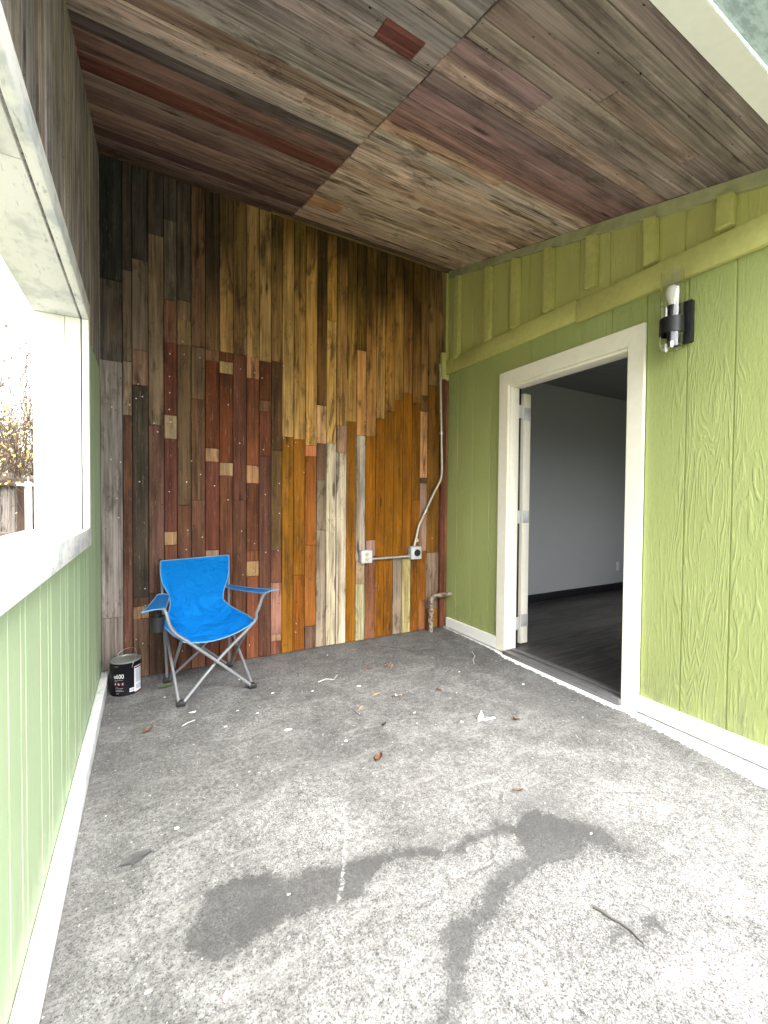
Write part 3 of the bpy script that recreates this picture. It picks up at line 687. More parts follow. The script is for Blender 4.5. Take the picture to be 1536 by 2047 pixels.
tag(obj('wall_outlet', bm, mat_plain('white_plastic', (.7, .7, .7), .4, bump=0)), 'white power outlet low on the grey room wall inside the doorway', 'outlet')

# ================================================================== FLOOR SLAB
def polydist(P, poly):
    """signed distance, positive inside"""
    n = len(poly); x, y = P[:, 0], P[:, 1]; d = np.full(len(P), 1e9); ins = np.zeros(len(P), bool)
    for i in range(n):
        a = poly[i]; b = poly[(i+1) % n]; ab = b-a
        tt = np.clip(((P-a)@ab)/max(1e-12, ab@ab), 0, 1); q = P-a-tt[:, None]*ab
        d = np.minimum(d, np.hypot(q[:, 0], q[:, 1]))
        c = ((a[1] > y) != (b[1] > y)) & (x < (b[0]-a[0])*(y-a[1])/(b[1]-a[1]+1e-12)+a[0]); ins ^= c
    return np.where(ins, d, -d)
def linedist(P, pts):
    d = np.full(len(P), 1e9)
    for a, b in zip(pts, pts[1:]):
        ab = b-a; tt = np.clip(((P-a)@ab)/max(1e-12, ab@ab), 0, 1); q = P-a-tt[:, None]*ab; d = np.minimum(d, np.hypot(q[:, 0], q[:, 1]))
    return d
def fl(pts): return [np.array(on_floor(*p)[:2]) for p in pts]
za = lambda L, ox: [(ox+a/2, 1280+b/2) for a, b in L]
STAIN = za([(745,1210),(770,1150),(800,1100),(815,1020),(870,990),(920,955),(990,935),(1060,935),(1100,955),(1180,935),(1260,905),(1350,900),(1440,870),(1536,845)], 0) \
  + za([(140,825),(260,838),(340,785),(420,760),(430,728),(530,735),(555,690),(600,672),(640,700),(700,700),(770,728),(860,742),(930,800),(985,850),(900,835),(810,805),(790,850),(720,872),(640,900),(585,918),(560,962),(500,1000),(480,1066),(455,1110),(395,1145),(350,1190),(330,1260),(310,1340),(330,1420),(270,1500),(250,1600),(205,1600),(240,1450),(260,1350),(240,1250),(240,1160),(300,1100),(390,1060),(400,1000),(425,955),(480,905),(540,880),(570,850),(545,815),(520,785),(450,780),(370,795),(300,855),(140,870),(60,868),(0,885)], 768) \
  + za([(1470,960),(1440,1010),(1400,1040),(1340,1050),(1240,1080),(1150,1120),(1060,1165),(980,1220),(930,1260),(850,1290),(800,1280),(745,1225)], 0)
SPOTS = [za([(880,1130),(930,1110),(960,1140),(1040,1090),(1120,1100),(1130,1170),(1060,1200),(960,1200),(920,1240),(880,1200)], 768),
         za([(690,1250),(740,1240),(760,1270),(710,1280)], 768), za([(1090,1400),(1130,1420),(1120,1450),(1090,1430)], 768),
         za([(970,620),(1010,610),(1030,630),(990,650)], 0), za([(1110,790),(1140,800),(1140,840),(1115,830)], 0)]
TRAIL = [(678,1592),(690,1625),(692,1665),(688,1720),(686,1760),(676,1802)]
xs = np.concatenate([np.linspace(-.42, -.26, 4), np.arange(-.25, 2.46, .012), [2.5, 2.54]])
ys = np.concatenate([np.linspace(-1.2, .55, 24), np.arange(.56, 3.20, .012), [3.25, 3.3]])
nx, ny = len(xs), len(ys)
X, Y = np.meshgrid(xs, ys); Pxy = np.stack([X.ravel(), Y.ravel()], 1)
Z = np.array([floor_z(a, b) for a, b in Pxy])
me = bpy.data.meshes.new('porch_floor')
idx = np.arange(nx*ny).reshape(ny, nx)
quads = np.stack([idx[:-1, :-1], idx[:-1, 1:], idx[1:, 1:], idx[1:, :-1]], -1).reshape(-1, 4)
# slab sides
b0 = len(Pxy); corners = [(-.42, -1.2), (2.54, -1.2), (2.54, 3.3), (-.42, 3.3)]
verts = [(a, b, c) for (a, b), c in zip(Pxy, Z)] + [(a, b, -.34) for a, b in corners]
cid = [idx[0, 0], idx[0, -1], idx[-1, -1], idx[-1, 0]]
ring = [list(idx[0, :]), list(idx[:, -1]), list(idx[-1, ::-1]), list(idx[::-1, 0])]
polys = [tuple(int(v) for v in q) for q in quads]
for k in range(4):
    polys.append(tuple([b0+k, b0+(k+1) % 4] + [int(v) for v in ring[k][::-1]]))
me.from_pydata(verts, [], polys); me.update()
wet = polydist(Pxy, fl(STAIN))
for s in SPOTS: wet = np.maximum(wet, np.minimum(polydist(Pxy, fl(s))-.012, .004))
trail = linedist(Pxy, fl(TRAIL))
# bare sand toward the front, lightened front right to carry the light there
fy = np.clip((1.75-Pxy[:, 1])/1.0, 0, 1); fx = np.clip((Pxy[:, 0]-.0)/1.1, 0, 1)
pale = fy*(.35+.65*fx)
for q, rad, s in (((610, 1600), .22, .5), ((560, 1660), .16, .5), ((1490, 1760), .25, .4)):
    c = np.array(on_floor(*q)[:2]); pale = pale + s*np.exp(-((Pxy-c)**2).sum(1)/rad**2)
# white paint slopped on the slab along the house wall
wd = np.interp(Pxy[:, 1], [.0, .75, 1.2, 1.40, 1.5, 2.3, 2.5, 3.1], [.17, .15, .085, .055, .075, .065, .02, .012])
paint = Pxy[:, 0]-(2.417-wd)
hal = np.clip((np.maximum(wet, -.2)+.075)/.085, 0, 1)**1.6*.8
DIRT = [za([(560,600),(700,590),(800,680),(960,760),(1060,860),(1000,880),(800,800),(640,900),(540,820),(420,760),(430,690)], 768),
        za([(560,160),(700,150),(860,230),(880,330),(680,330),(560,260)], 768), za([(0,780),(140,760),(280,760),(300,860),(130,900),(0,930)], 768),
        za([(300,480),(560,420),(800,380),(900,460),(760,600),(420,640)], 0), za([(310,50),(420,50),(480,100),(400,115)], 768), za([(1060,420),(1300,400),(1536,470),(1400,520),(1150,500)], 0)]
gri = hal
for k_, q_ in enumerate(DIRT): gri = np.maximum(gri, np.clip((polydist(Pxy, fl(q_))+.07)/.13, 0, 1)*(1., .5, .8, .45, .9, .5)[k_])
for n, arr in (('grime', gri), ('wet', wet), ('trail', trail), ('pale', pale), ('paint', paint)):
    full = np.concatenate([arr, np.full(4, {'trail': 9., 'grime': 0.}.get(n, -1.))]).astype(np.float32)
    me.attributes.new(n, 'FLOAT', 'POINT').data.foreach_set('value', full)
fo = bpy.data.objects.new('porch_floor', me); COL.objects.link(fo); me.materials.append(M['concrete']); tag(fo, kind='structure')

# ================================================================== OUTSIDE
def mat_ground():
    t = NT('yard_ground'); v = t.coord()
    n = t.noise(v, 1.2, 8, .7); c = t.mix(t.ramp(n, .35, .65), (.10, .085, .05), (.13, .15, .06)); t.base(c, .9); t.bump(t.noise(v, 20, 5), .6, .02); return t.m
bm = bmesh.new(); bmesh.ops.create_grid(bm, x_segments=40, y_segments=40, size=120, matrix=Matrix.Translation((0, 0, -.35)))
tag(obj('ground', bm, mat_ground()), kind='structure')
# board fence facing the porch
FY = 6.0; GZ = -.35
fence = empty('wooden_fence', (-2.5, FY, GZ), 'weathered grey board fence behind the porch, seen through the opening', 'fence')
bm = bmesh.new(); lay = vcol_wood(bm); x = -7.0
while x < 1.2:
    w = .125+random.uniform(-.012, .016); top = 1.43+random.uniform(-.03, .03)
    if -1.16 < x+w/2 < -1.04: top += 0.0
    c = random.choice([(150,146,138), (128,122,116), (164,158,150), (112,104,98), (140,134,126)])
    plank(bm, lay, (x, FY, GZ), (0, 0, 1), (1, 0, 0), (0, -1, 0), top-GZ, w-.006, .02+random.uniform(-.004, .006), tuple(.42*q for q in tone(c)), .0, .002, taper=(-random.uniform(0, .03), -random.uniform(0, .03)))
    x += w
obj('picket', bm, M['wood'], fence)
bm = bmesh.new(); lay = vcol_wood(bm)
for z in (1.30, .72): plank(bm, lay, (-7, FY-.028, z), (1, 0, 0), (0, 0, 1), (0, -1, 0), 8.2, .085, .035, tuple(.42*q for q in tone((120,110,100))), .0, .003)
obj('rail', bm, M['wood'], fence)
for xp in (-6.2, -4.0, -1.21, .6):
    bm = bmesh.new(); lay = vcol_wood(bm); plank(bm, lay, (xp, FY-.065, GZ), (0, 0, 1), (1, 0, 0), (0, -1, 0), 1.66, .10, .08, tuple(.35*q for q in tone((84,70,62))), .0, .004); obj('post', bm, M['wood'], fence)
# white pole strapped to the fence
pp = at(57, 1000, 1, FY-.30)
pole = empty('utility_pipe', (pp.x, FY-.30, GZ), 'white metal pipe standing in front of the grey board fence, held by clamps', 'pipe')
bm = bmesh.new(); tube(bm, [(pp.x, FY-.30, GZ), (pp.x, FY-.30, 1.34)], .030, 14); obj('shaft', bm, M['white'], pole)
bm = bmesh.new(); tube(bm, [(pp.x, FY-.30, 1.34), (pp.x, FY-.30, 1.40)], .009, 8); obj('stub', bm, M['galv'], pole)
for z in (1.31, .70):
    bm = bmesh.new(); box(bm, (pp.x-.085, FY-.337, z-.012), (pp.x+.085, FY-.331, z+.012)); box(bm, (pp.x+.05, FY-.331, z-.012), (pp.x+.06, FY-.12, z+.012)); box(bm, (pp.x-.06, FY-.331, z-.012), (pp.x-.05, FY-.12, z+.012)); obj('clamp', bm, M['white'], pole)
bm = bmesh.new(); tube(bm, smooth_path([(pp.x+.03, FY-.33, .71), (pp.x+.10, FY-.32, .66), (pp.x+.14, FY-.30, .58), (pp.x+.22, FY-.25, .53), (pp.x+.3, FY-.2, .55)]), .010, 8); obj('wire', bm, M['galv'], pole)

def branches(bm, rnd, p, d, L, r, depth, tips, spread=.6, up=.12):
    n = 4; pts = [p.copy()]; dd = d.copy()
    for i in range(n):
        dd = (dd + Vector((rnd.gauss(0, .14), rnd.gauss(0, .14), rnd.gauss(up*.4, .10)))).normalized()
        pts.append(pts[-1] + dd*L/n)
    tube(bm, pts, r, 4 if r < .012 else 7, cap=False, radii=[r*(1-.5*i/n) for i in range(n+1)])
    tips += pts[2:]
    if depth:
        for k in range(rnd.choice((2, 3, 3))):
            q = pts[rnd.choice((2, 3, 4))]
            nd = (dd + Vector((rnd.gauss(0, spread), rnd.gauss(0, spread), rnd.gauss(up, spread*.7)))).normalized()
            branches(bm, rnd, q, nd, L*rnd.uniform(.55, .8), max(.0035, r*.55), depth-1, tips, spread, up)
def leaves(bm, rnd, tips, n, s, sp=.05):
    for _ in range(n):
        p = rnd.choice(tips) + Vector((rnd.gauss(0, sp), rnd.gauss(0, sp), rnd.gauss(0, sp)))
        a = Vector((rnd.gauss(0, 1), rnd.gauss(0, 1), rnd.gauss(0, 1))).normalized(); b = a.orthogonal().normalized()
        l = s*rnd.uniform(.6, 1.3); w = l*.42
        v = [bm.verts.new(q) for q in (p, p+a*l*.5+b*w, p+a*l, p+a*l*.5-b*w)]; bm.faces.new(v)
def mat_leaf(name, c1, c2):
    t = NT(name); c = t.mix(t.ramp(t.noise(t.coord(), 9, 3), .35, .65), c1, c2); t.base(c, .6); t.b.inputs['Subsurface Weight'].default_value = 0
    return t.m
bark = mat_plain('twig_bark', (.085, .060, .045), .85, var=.3, sc=30, bump=.3)
LM = [mat_leaf('amber_leaf', (.50, .34, .10), (.55, .42, .16)), mat_leaf('lime_leaf', (.40, .42, .12), (.52, .44, .16)), mat_leaf('rust_leaf', (.46, .30, .14), (.52, .40, .20))]
BUSH = [(-1.45, 6.75, 'nearly bare bush with amber leaves just behind the fence, left in the opening'), (-.95, 7.0, 'twiggy bush with rust coloured leaves behind the fence beside the window frame'), (-2.2, 7.2, 'yellow green leafy bush behind the fence at the edge of the opening')]
for i, (bx, by, lb) in enumerate(BUSH):
    rnd = random.Random(20+i); o = empty('bush', (bx, by, GZ), lb, 'bush', 'bushes behind the fence')
    bm = bmesh.new(); tips = []
    for k in range(14):
        a = k/14*2*math.pi
        branches(bm, rnd, Vector((bx+.1*math.cos(a), by+.1*math.sin(a), GZ)), Vector((.38*math.cos(a), .3*math.sin(a), 1)).normalized(), rnd.uniform(1.15, 1.65), .016, 4, tips, .5, .22)
    obj('branch', bm, bark, o)
    bm = bmesh.new(); hi = [p for p in tips if p.z > .7]; leaves(bm, rnd, hi, 1300, .04, .06); obj('foliage', bm, LM[[0, 2, 1][i]], o)
TREES = [(-4.6, 9.5, 'bare thin-branched tree whose twigs show against the white sky through the opening', 5), (-1.0, 12.5, 'leafless tree farther behind the fence, beyond the bushes', 6)]
for i, (bx, by, lb, sd) in enumerate(TREES):
    rnd = random.Random(sd); o = empty('bare_tree', (bx, by, GZ), lb, 'tree', 'bare trees beyond the fence')
    bm = bmesh.new(); tube(bm, [(bx, by, GZ), (bx+.05, by, .8), (bx-.02, by+.05, 1.7)], .12, 10, radii=[.15, .11, .09]); obj('trunk', bm, bark, o)
    bm = bmesh.new(); tips = []
    for k in range(6):
        a = k/6*2*math.pi+.4
        branches(bm, rnd, Vector((bx, by, 1.2+.1*k)), Vector((.75*math.cos(a), .75*math.sin(a), .8)).normalized(), 1.7, .035, 4, tips, .55, .12)
    obj('crown', bm, bark, o)

# ================================================================== CAMPING CHAIR
BLf, BRf, FLf, FRf = Vector((.110, 2.985, 0)), Vector((.497, 3.068, 0)), Vector((.166, 2.60, 0)), Vector((.567, 2.648, 0))
ch = empty('camping_chair', (.33, 2.82, 0), 'blue folding camping chair with a grey tube frame standing against the board wall', 'chair')
A = lambda px, py, y: at(px, py, 1, y)
topL, topR = A(321, 1121, 2.985), A(457, 1109, 3.068)
# fabric: rows of (left, right, middle) from the top of the back to the front of the seat
rows = [
 (topL+Vector((0,-.016,0)), topR+Vector((0,-.016,0)), .004),
 (A(321,1150,2.965), A(458,1141,3.05), .010),
 (A(325,1168,2.955), A(455,1158,3.04), .020),
 (A(338,1190,2.94), A(447,1181,3.02), .030),
 (A(341,1206,2.92), A(446,1198,2.99), .040),
 (A(338,1222,2.87), A(458,1210,2.94), .045),
 (A(326,1237,2.80), A(476,1220,2.87), .050),
 (A(327,1252,2.72), A(494,1229,2.78), .050),
 (A(346,1270,2.64), A(506,1238,2.70), .046),
 (A(368,1284,2.575), A(510,1243,2.635), .040)]
bm = bmesh.new(); NU = 25; grid = []
RR = []
for a, b in zip(rows, rows[1:]):
    for k in range(3):
        f = k/3; RR.append((a[0].lerp(b[0], f), a[1].lerp(b[1], f), a[2]+(b[2]-a[2])*f))
RR.append(rows[-1])
rnd = random.Random(3)
for j, (l, r_, sag) in enumerate(RR):
    tt = j/(len(RR)-1); row = []
    for i in range(NU):
        s = i/(NU-1); w = 4*s*(1-s)
        p = l.lerp(r_, s)
        back = max(0, 1-tt*1.9); seat = 1-back
        p += Vector((0, .6*sag*back*w, 0)) + Vector((0, .25*sag*seat*w, -sag*1.15*seat*w))
        # creases pulling to the waist
        cr = .013*math.sin(9*s+7*tt+1.2*math.sin(5*tt))*w*math.exp(-((tt-.45)/.22)**2) + .008*math.sin(17*s-13*tt)*w*math.exp(-((tt-.4)/.2)**2)
        p += Vector((0, -cr*.8, cr*.8))
        row.append(bm.verts.new(p))
    grid.append(row)
for a, b in zip(grid, grid[1:]):
    for i in range(NU-1): bm.faces.new((a[i], b[i], b[i+1], a[i+1])).smooth = True
edge_pts = [[v.co.copy() for v in grid[0]], [g_[-1].co.copy() for g_ in grid], [v.co.copy() for v in grid[-1]][::-1], [g_[0].co.copy() for g_ in grid][::-1]]
bmesh.ops.solidify(bm, geom=bm.faces[:], thickness=.003)
fab = obj('fabric_seat', bm, M['fabric'], ch, True)
bm = bmesh.new(); loop = sum(edge_pts, [])
pth = [p for i, p in enumerate(loop) if i == 0 or (p-loop[i-1]).length > 1e-4]
tube(bm, pth, .0038, 6); obj('piping', bm, M['piping'], fab)
# tubes
TR = .0085
def leg(pts, r=TR):
    bm = bmesh.new(); tube(bm, pts, r, 12); obj('frame_tube', bm, M['tube'], ch)
up = Vector((0, 0, .022))
cFL, cFR = A(372, 1279, 2.60), A(503, 1246, 2.655)      # joints at the front seat corners
aL = A(325, 1216, 2.56); aR = A(531, 1184, 2.60)
leg([BLf+up, topL+Vector((0, 0, .004))]); leg([BRf+up, topR+Vector((0, 0, .004))])
leg(smooth_path([FRf+up+Vector((-.01,-.004,0)), FRf.lerp(cFL, .5)+Vector((0,-.012,.01)), cFL+Vector((0,-.02,.0)), A(352,1268,2.57), A(339,1250,2.56), A(334,1232,2.56), A(330,1222,2.565), aL], 5), .0095)
leg(smooth_path([FLf+up+Vector((.012,-.004,0)), FLf.lerp(cFR, .5)+Vector((0,.012,.01)), cFR+Vector((.004,-.012,0)), A(513,1226,2.63), A(520,1208,2.62), A(524,1195,2.61), aR], 5), .0095)
sL, sR = A(329, 1262, 2.96), A(470, 1262, 3.04)
leg([FLf+up+Vector((-.012, .006, 0)), A(332, 1262, 2.935)]); leg([FRf+up+Vector((.0, .012, 0)), A(472, 1284, 2.97), A(463, 1258, 3.02)])
leg([BLf+up+Vector((.014, -.01, 0)), A(362, 1284, 2.62)]); leg([BRf+up+Vector((.012, -.012, 0)), A(478, 1290, 2.86), cFR+Vector((-.002, .02, -.004))])
leg([BLf+up+Vector((.014, .004, 0)), BLf.lerp(A(450, 1245, 3.02), .55)+Vector((0, -.02, 0)), A(446, 1247, 3.0)]); leg([BRf+up+Vector((-.012, .004, 0)), A(386, 1281, 2.985), A(350, 1258, 2.94)])
for f in (BLf, BRf, FLf, FRf):
    bm = bmesh.new(); box(bm, f+Vector((-.024, -.015, .0005)), f+Vector((.024, .015, .026)), bev=.006); box(bm, f+Vector((-.015, -.019, .006)), f+Vector((.015, .019, .034)), bev=.006); obj('foot', bm, M['plastic'], ch)
for p in ((cFL+Vector((0, -.012, 0))), cFR+Vector((0, -.01, 0)), topL, topR):
    bm = bmesh.new(); bmesh.ops.create_uvsphere(bm, u_segments=10, v_segments=8, radius=.011, matrix=Matrix.Translation(p)); obj('joint', bm, M['plastic'] if p in (topL, topR) else M['tube'], ch, True)
def arm(corners, sag):
    a, b, c, d = corners; bm = bmesh.new(); N, K = 10, 5; g_ = []
    for i in range(N+1):
        l = a.lerp(b, i/N); r_ = d.lerp(c, i/N); w = 4*(i/N)*(1-i/N)
        g_.append([bm.verts.new(l.lerp(r_, k/K)+Vector((0, 0, -sag*w+.006*4*(k/K)*(1-k/K)))) for k in range(K+1)])
    for p, q in zip(g_, g_[1:]):
        for k in range(K): bm.faces.new((p[k], p[k+1], q[k+1], q[k])).smooth = True
    edge = [r[0].co.copy() for r in g_]+[v.co.copy() for v in g_[-1][1:]]+[r[-1].co.copy() for r in g_[::-1][1:]]+[v.co.copy() for v in g_[0][::-1][1:]]
    bmesh.ops.solidify(bm, geom=bm.faces[:], thickness=.006)
    o = obj('armrest', bm, M['fabric_arm'], ch, True)
    bm = bmesh.new(); tube(bm, edge, .0036, 6); obj('piping', bm, M['piping'], o)
arm((A(339, 1190, 2.95), A(331, 1218, 2.56), A(283, 1225, 2.50), A(315, 1189, 2.93)), .006)
arm((A(452, 1174, 3.03), A(530, 1186, 2.58), A(557, 1179, 2.56), A(456, 1169, 3.07)), .006)
# cup holder of dark mesh under the left armrest
cc = A(315, 1232, 2.66); bm = bmesh.new(); lathe(bm, [(.002, -.085), (.032, -.085), (.036, -.04), (.040, .0), (.037, .0), (.033, -.04), (.03, -.08)], cc, 20); obj('cup_holder', bm, M['plastic'], ch)

# ================================================================== PAINT CAN
cp = Vector((-.112, 2.967, 0)); cr_, chh = .081, .195
can = empty('paint_can', cp, 'black labelled paint can with a grey lid and wire handle in the corner', 'paint can')
bm = bmesh.new(); lathe(bm, [(.001, .001), (cr_-.004, .001), (cr_+.001, .004), (cr_, .010), (cr_, chh-.012), (cr_+.002, chh-.008), (cr_+.002, chh-.003), (cr_, chh)], cp, 56)
obj('can_body', bm, mat_plain('black_label', (.004, .004, .006), .5, var=.15, bump=.03, spec=.15), can)
bm = bmesh.new(); lathe(bm, [(cr_+.0015, chh-.002), (cr_+.002, chh+.003), (cr_-.008, chh+.005), (cr_-.010, chh-.003), (cr_-.018, chh-.004), (cr_-.020, chh+.001), (.001, chh+.001)], cp, 56)
lid = obj('lid', bm, mat_plain('grey_lid', (.22, .24, .215), .4, .3, var=.12, bump=.05), can)
def oncan(u, z, off=.0006):
    """u: arc length to the right of the can's front; wraps flat art round the can"""
    a = -math.pi/2 + u/cr_ - .03
    return cp + Vector(((cr_+off)*math.cos(a), (cr_+off)*math.sin(a), z))
def patch(bm, u0, u1, z0, z1, mi, off=.0006):
    n = max(1, int((u1-u0)/.004)+1); lo = []; hi = []
    for k in range(n+1):
        u = u0+(u1-u0)*k/n; lo.append(bm.verts.new(oncan(u, z0, off))); hi.append(bm.verts.new(oncan(u, z1, off)))
    for k in range(n): bm.faces.new((lo[k], lo[k+1], hi[k+1], hi[k])).material_index = mi
Lm = [mat_plain('label_white', (.52, .52, .54), .4, bump=0), mat_plain('label_maroon', (.10, .016, .024), .4, bump=0), mat_plain('label_grey', (.28, .30, .34), .4, bump=0), mat_plain('label_dim', (.22, .22, .23), .4, bump=0), mat_plain('label_black', (.01, .01, .012), .4, bump=0)]
bm = bmesh.new()
patch(bm, .050, .105, .014, .165, 0, .0005); patch(bm, .056, .105, .064, .148, 2, .001); patch(bm, .058, .105, .026, .056, 2, .001); patch(bm, .052, .105, .151, .162, 1, .001); patch(bm, .054, .105, .004, .013, 1, .0007)
obj('side_panel', bm, Lm, can); bm = bmesh.new()
patch(bm, .024, .049, .020, .042, 0, .0007)
for k in range(9): patch(bm, .027+k*.0023, .027+k*.0023+(.0014 if k % 3 else .0008), .024, .039, 4, .0012)
obj('barcode', bm, Lm, can); bm = bmesh.new()
for k in range(3):
    u = -.059+k*.020; patch(bm, u, u+.015, .066, .084, 1, .0006)
    z = .075
    va = [oncan(u+.004, z-.005, .0012), oncan(u+.011, z+.001, .0012), oncan(u+.008, z+.007, .0012)] if k < 1 else ([oncan(u+.003, z+.006, .0012), oncan(u+.003, z+.001, .0012), oncan(u+.010, z-.006, .0012), oncan(u+.012, z-.002, .0012)] if k < 2 else [oncan(u+.004, z, .0012), oncan(u+.010, z-.006, .0012), oncan(u+.011, z-.003, .0012), oncan(u+.008, z, .0012), oncan(u+.011, z+.004, .0012), oncan(u+.010, z+.007, .0012)])
    bm.faces.new([bm.verts.new(p) for p in va]).material_index = 0
obj('hazard_icon', bm, Lm, can); bm = bmesh.new()
for u0, u1, z in ((-.060, -.034, .178), (-.056, -.010, .098), (-.056, -.040, .091), (-.050, -.036, .057), (-.054, -.008, .050), (-.050, -.014, .040), (-.050, -.006, .033), (-.046, -.030, .020)):
    u = u0; bm = bmesh.new()
    while u < u1:
        w = random.uniform(.0025, .007); patch(bm, u, min(u1, u+w), z-.0013, z+.0013, 3, .0006); u += w+.0016
    obj('print_line', bm, Lm, can)
bm = bmesh.new()
# the number on the label
cu = bpy.data.curves.new('label_number', 'FONT'); cu.body = 'e600'; cu.size = .036; cu.extrude = 0; cu.offset = .0002
to = bpy.data.objects.new('label_number', cu); COL.objects.link(to)
bpy.context.view_layer.update()
tm = bpy.data.meshes.new_from_object(to.evaluated_get(bpy.context.evaluated_depsgraph_get()))
bpy.data.objects.remove(to); bpy.data.curves.remove(cu)
w0 = max(v.co.x for v in tm.vertices)
vv = [bm.verts.new(oncan(-.061+v.co.x*.056/w0, .108+v.co.y, .0009)) for v in tm.vertices]
for p in tm.polygons:
    try: bm.faces.new([vv[i] for i in p.vertices]).material_index = 0
    except ValueError: pass
bpy.data.meshes.remove(tm)
bmesh.ops.recalc_face_normals(bm, faces=bm.faces[:])
obj('number', bm, Lm, can)
bm = bmesh.new()
e1, e2 = oncan(.036, .165, .004), oncan(.036-math.pi*cr_, .165, .004)
arc = [e1, oncan(.040, .185, .006), Vector((cp.x+.052, cp.y-.035, .215)), Vector((cp.x+.052, cp.y+.03, .232)), Vector((cp.x+.03, cp.y+.07, .240)), Vector((cp.x-.02, cp.y+.085, .226)), Vector((cp.x-.045, cp.y+.08, .20)), e2]
tube(bm, smooth_path(arc, 6), .0017, 8); obj('handle', bm, M['galv'], can)

# ================================================================== SCONCE
sc_ = empty('wall_sconce', (2.335, 1.176, 2.0), 'black wall sconce with a clear glass tube on the green siding beside the doorway', 'wall lamp')
gc_ = Vector((2.335, 1.180, 0))
bm = bmesh.new(); box(bm, (2.405, 1.122, 1.985), (XR-.0005, 1.236, 2.196), bev=.004); obj('back_plate', bm, M['black_metal'], sc_)
bm = bmesh.new(); r0 = .050; lathe(bm, [(r0, 1.950), (r0, 2.345), (r0-.0025, 2.345), (r0-.0025, 1.950), (r0, 1.950)], gc_, 48); bmesh.ops.remove_doubles(bm, verts=bm.verts[:], dist=1e-5); bmesh.ops.recalc_face_normals(bm, faces=bm.faces[:]); obj('glass_shade', bm, M['glass'], sc_)
bm = bmesh.new(); lathe(bm, [(r0+.001, 2.020), (r0+.0035, 2.020), (r0+.0035, 2.100), (r0+.001, 2.100), (r0+.001, 2.020)], gc_, 48); box(bm, (gc_.x+r0+.002, gc_.y-.016, 2.035), (2.406, gc_.y+.016, 2.085), bev=.002); obj('ring_band', bm, M['black_metal'], sc_)
bm = bmesh.new(); lathe(bm, [(.001, 1.985), (.019, 1.985), (.019, 2.165), (.017, 2.168), (.001, 2.168)], gc_, 32); tube(bm, [gc_+Vector((-.048, 0, 2.055)), gc_+Vector((.048, 0, 2.055))], .004, 8); obj('socket', bm, M['black_metal'], sc_)
bm = bmesh.new(); lathe(bm, [(.001, 1.955), (.0145, 1.955), (.0145, 1.9845), (.001, 1.9845)], gc_, 24); obj('finial', bm, M['chrome'], sc_)
bm = bmesh.new(); lathe(bm, [(.013, 2.169), (.016, 2.18), (.024, 2.20), (.0295, 2.222), (.0295, 2.238), (.024, 2.256), (.014, 2.266), (.001, 2.269)], gc_, 32); obj('bulb', bm, M['bulb'], sc_)

# ================================================================== ELECTRICS AND PIPE ON THE BACK WALL
Yb = D-.026
def ebox(name, c, w, h, dep, label, cat, rnd_=None):
    o = empty(name, (c.x, Yb, c.z), label, cat)
    bm = bmesh.new(); box(bm, (c.x-w/2, Yb-dep, c.z-h/2), (c.x+w/2, Yb, c.z+h/2), bev=.012); obj('housing', bm, M['boxgrey'], o)
    bm = bmesh.new(); box(bm, (c.x-w/2+.003, Yb-dep-.0045, c.z-h/2+.003), (c.x+w/2-.003, Yb-dep-.0005, c.z+h/2-.003), bev=.0018); obj('cover_plate', bm, mat_plain('worn_cover', (.50, .53, .53), .45, .2, var=.25, sc=60, bump=.15), o)
    for sx in (-1, 1):
        for sz in (-1, 1):
            bm = bmesh.new(); p = Vector((c.x+sx*(w/2-.011), Yb-dep-.0055, c.z+sz*(h/2-.011)))
            bmesh.ops.create_cone(bm, cap_ends=True, segments=10, radius1=.005, radius2=.004, depth=.003, matrix=Matrix.Translation(p) @ Matrix.Rotation(R(90), 4, 'X')); obj('screw', bm, M['galv'], o)
    return o
c1 = A(733, 1113, Yb-.04); c2 = A(831, 1105, Yb-.04)
o1_ = ebox('outlet_box', c1, .105, .110, .045, 'square grey outlet box with a yellowed double socket on the board wall', 'outlet')
ivory = mat_plain('yellowed_plastic', (.50, .42, .20), .45, bump=.05, sc=50)
for s in (-.021, .021):
    bm = bmesh.new(); bmesh.ops.create_cone(bm, cap_ends=True, segments=20, radius1=.0165, radius2=.016, depth=.004, matrix=Matrix.Translation((c1.x, Yb-.045-.0062, c1.z+s)) @ Matrix.Rotation(R(90), 4, 'X'))
    sk = obj('socket', bm, ivory, o1_)
    bm = bmesh.new()
    for q in (-.006, .006): box(bm, (c1.x+q-.0012, Yb-.0548, c1.z+s-.002), (c1.x+q+.0012, Yb-.0532, c1.z+s+.007))
    box(bm, (c1.x-.0022, Yb-.0548, c1.z+s-.011), (c1.x+.0022, Yb-.0532, c1.z+s-.006)); obj('slot', bm, M['plastic'], sk)
o2_ = ebox('receptacle_box', c2, .112, .115, .052, 'square grey box with a round black receptacle, at the lower end of the conduit', 'outlet')
bm = bmesh.new(); p = Vector((c2.x+.008, Yb-.052-.008, c2.z)); bmesh.ops.create_cone(bm, cap_ends=True, segments=28, radius1=.031, radius2=.029, depth=.010, matrix=Matrix.Translation(p) @ Matrix.Rotation(R(90), 4, 'X'))
for a in range(4):
    q = p+Vector((.014*math.cos(a*1.57+.7), -.006, .014*math.sin(a*1.57+.7))); box(bm, q-Vector((.002, .001, .005)), q+Vector((.002, .001, .005)))
obj('receptacle', bm, M['plastic'], o2_)
cond = empty('conduit', (c2.x, Yb-.02, c2.z), 'long bent metal conduit running up the corner from the round receptacle box', 'pipe')
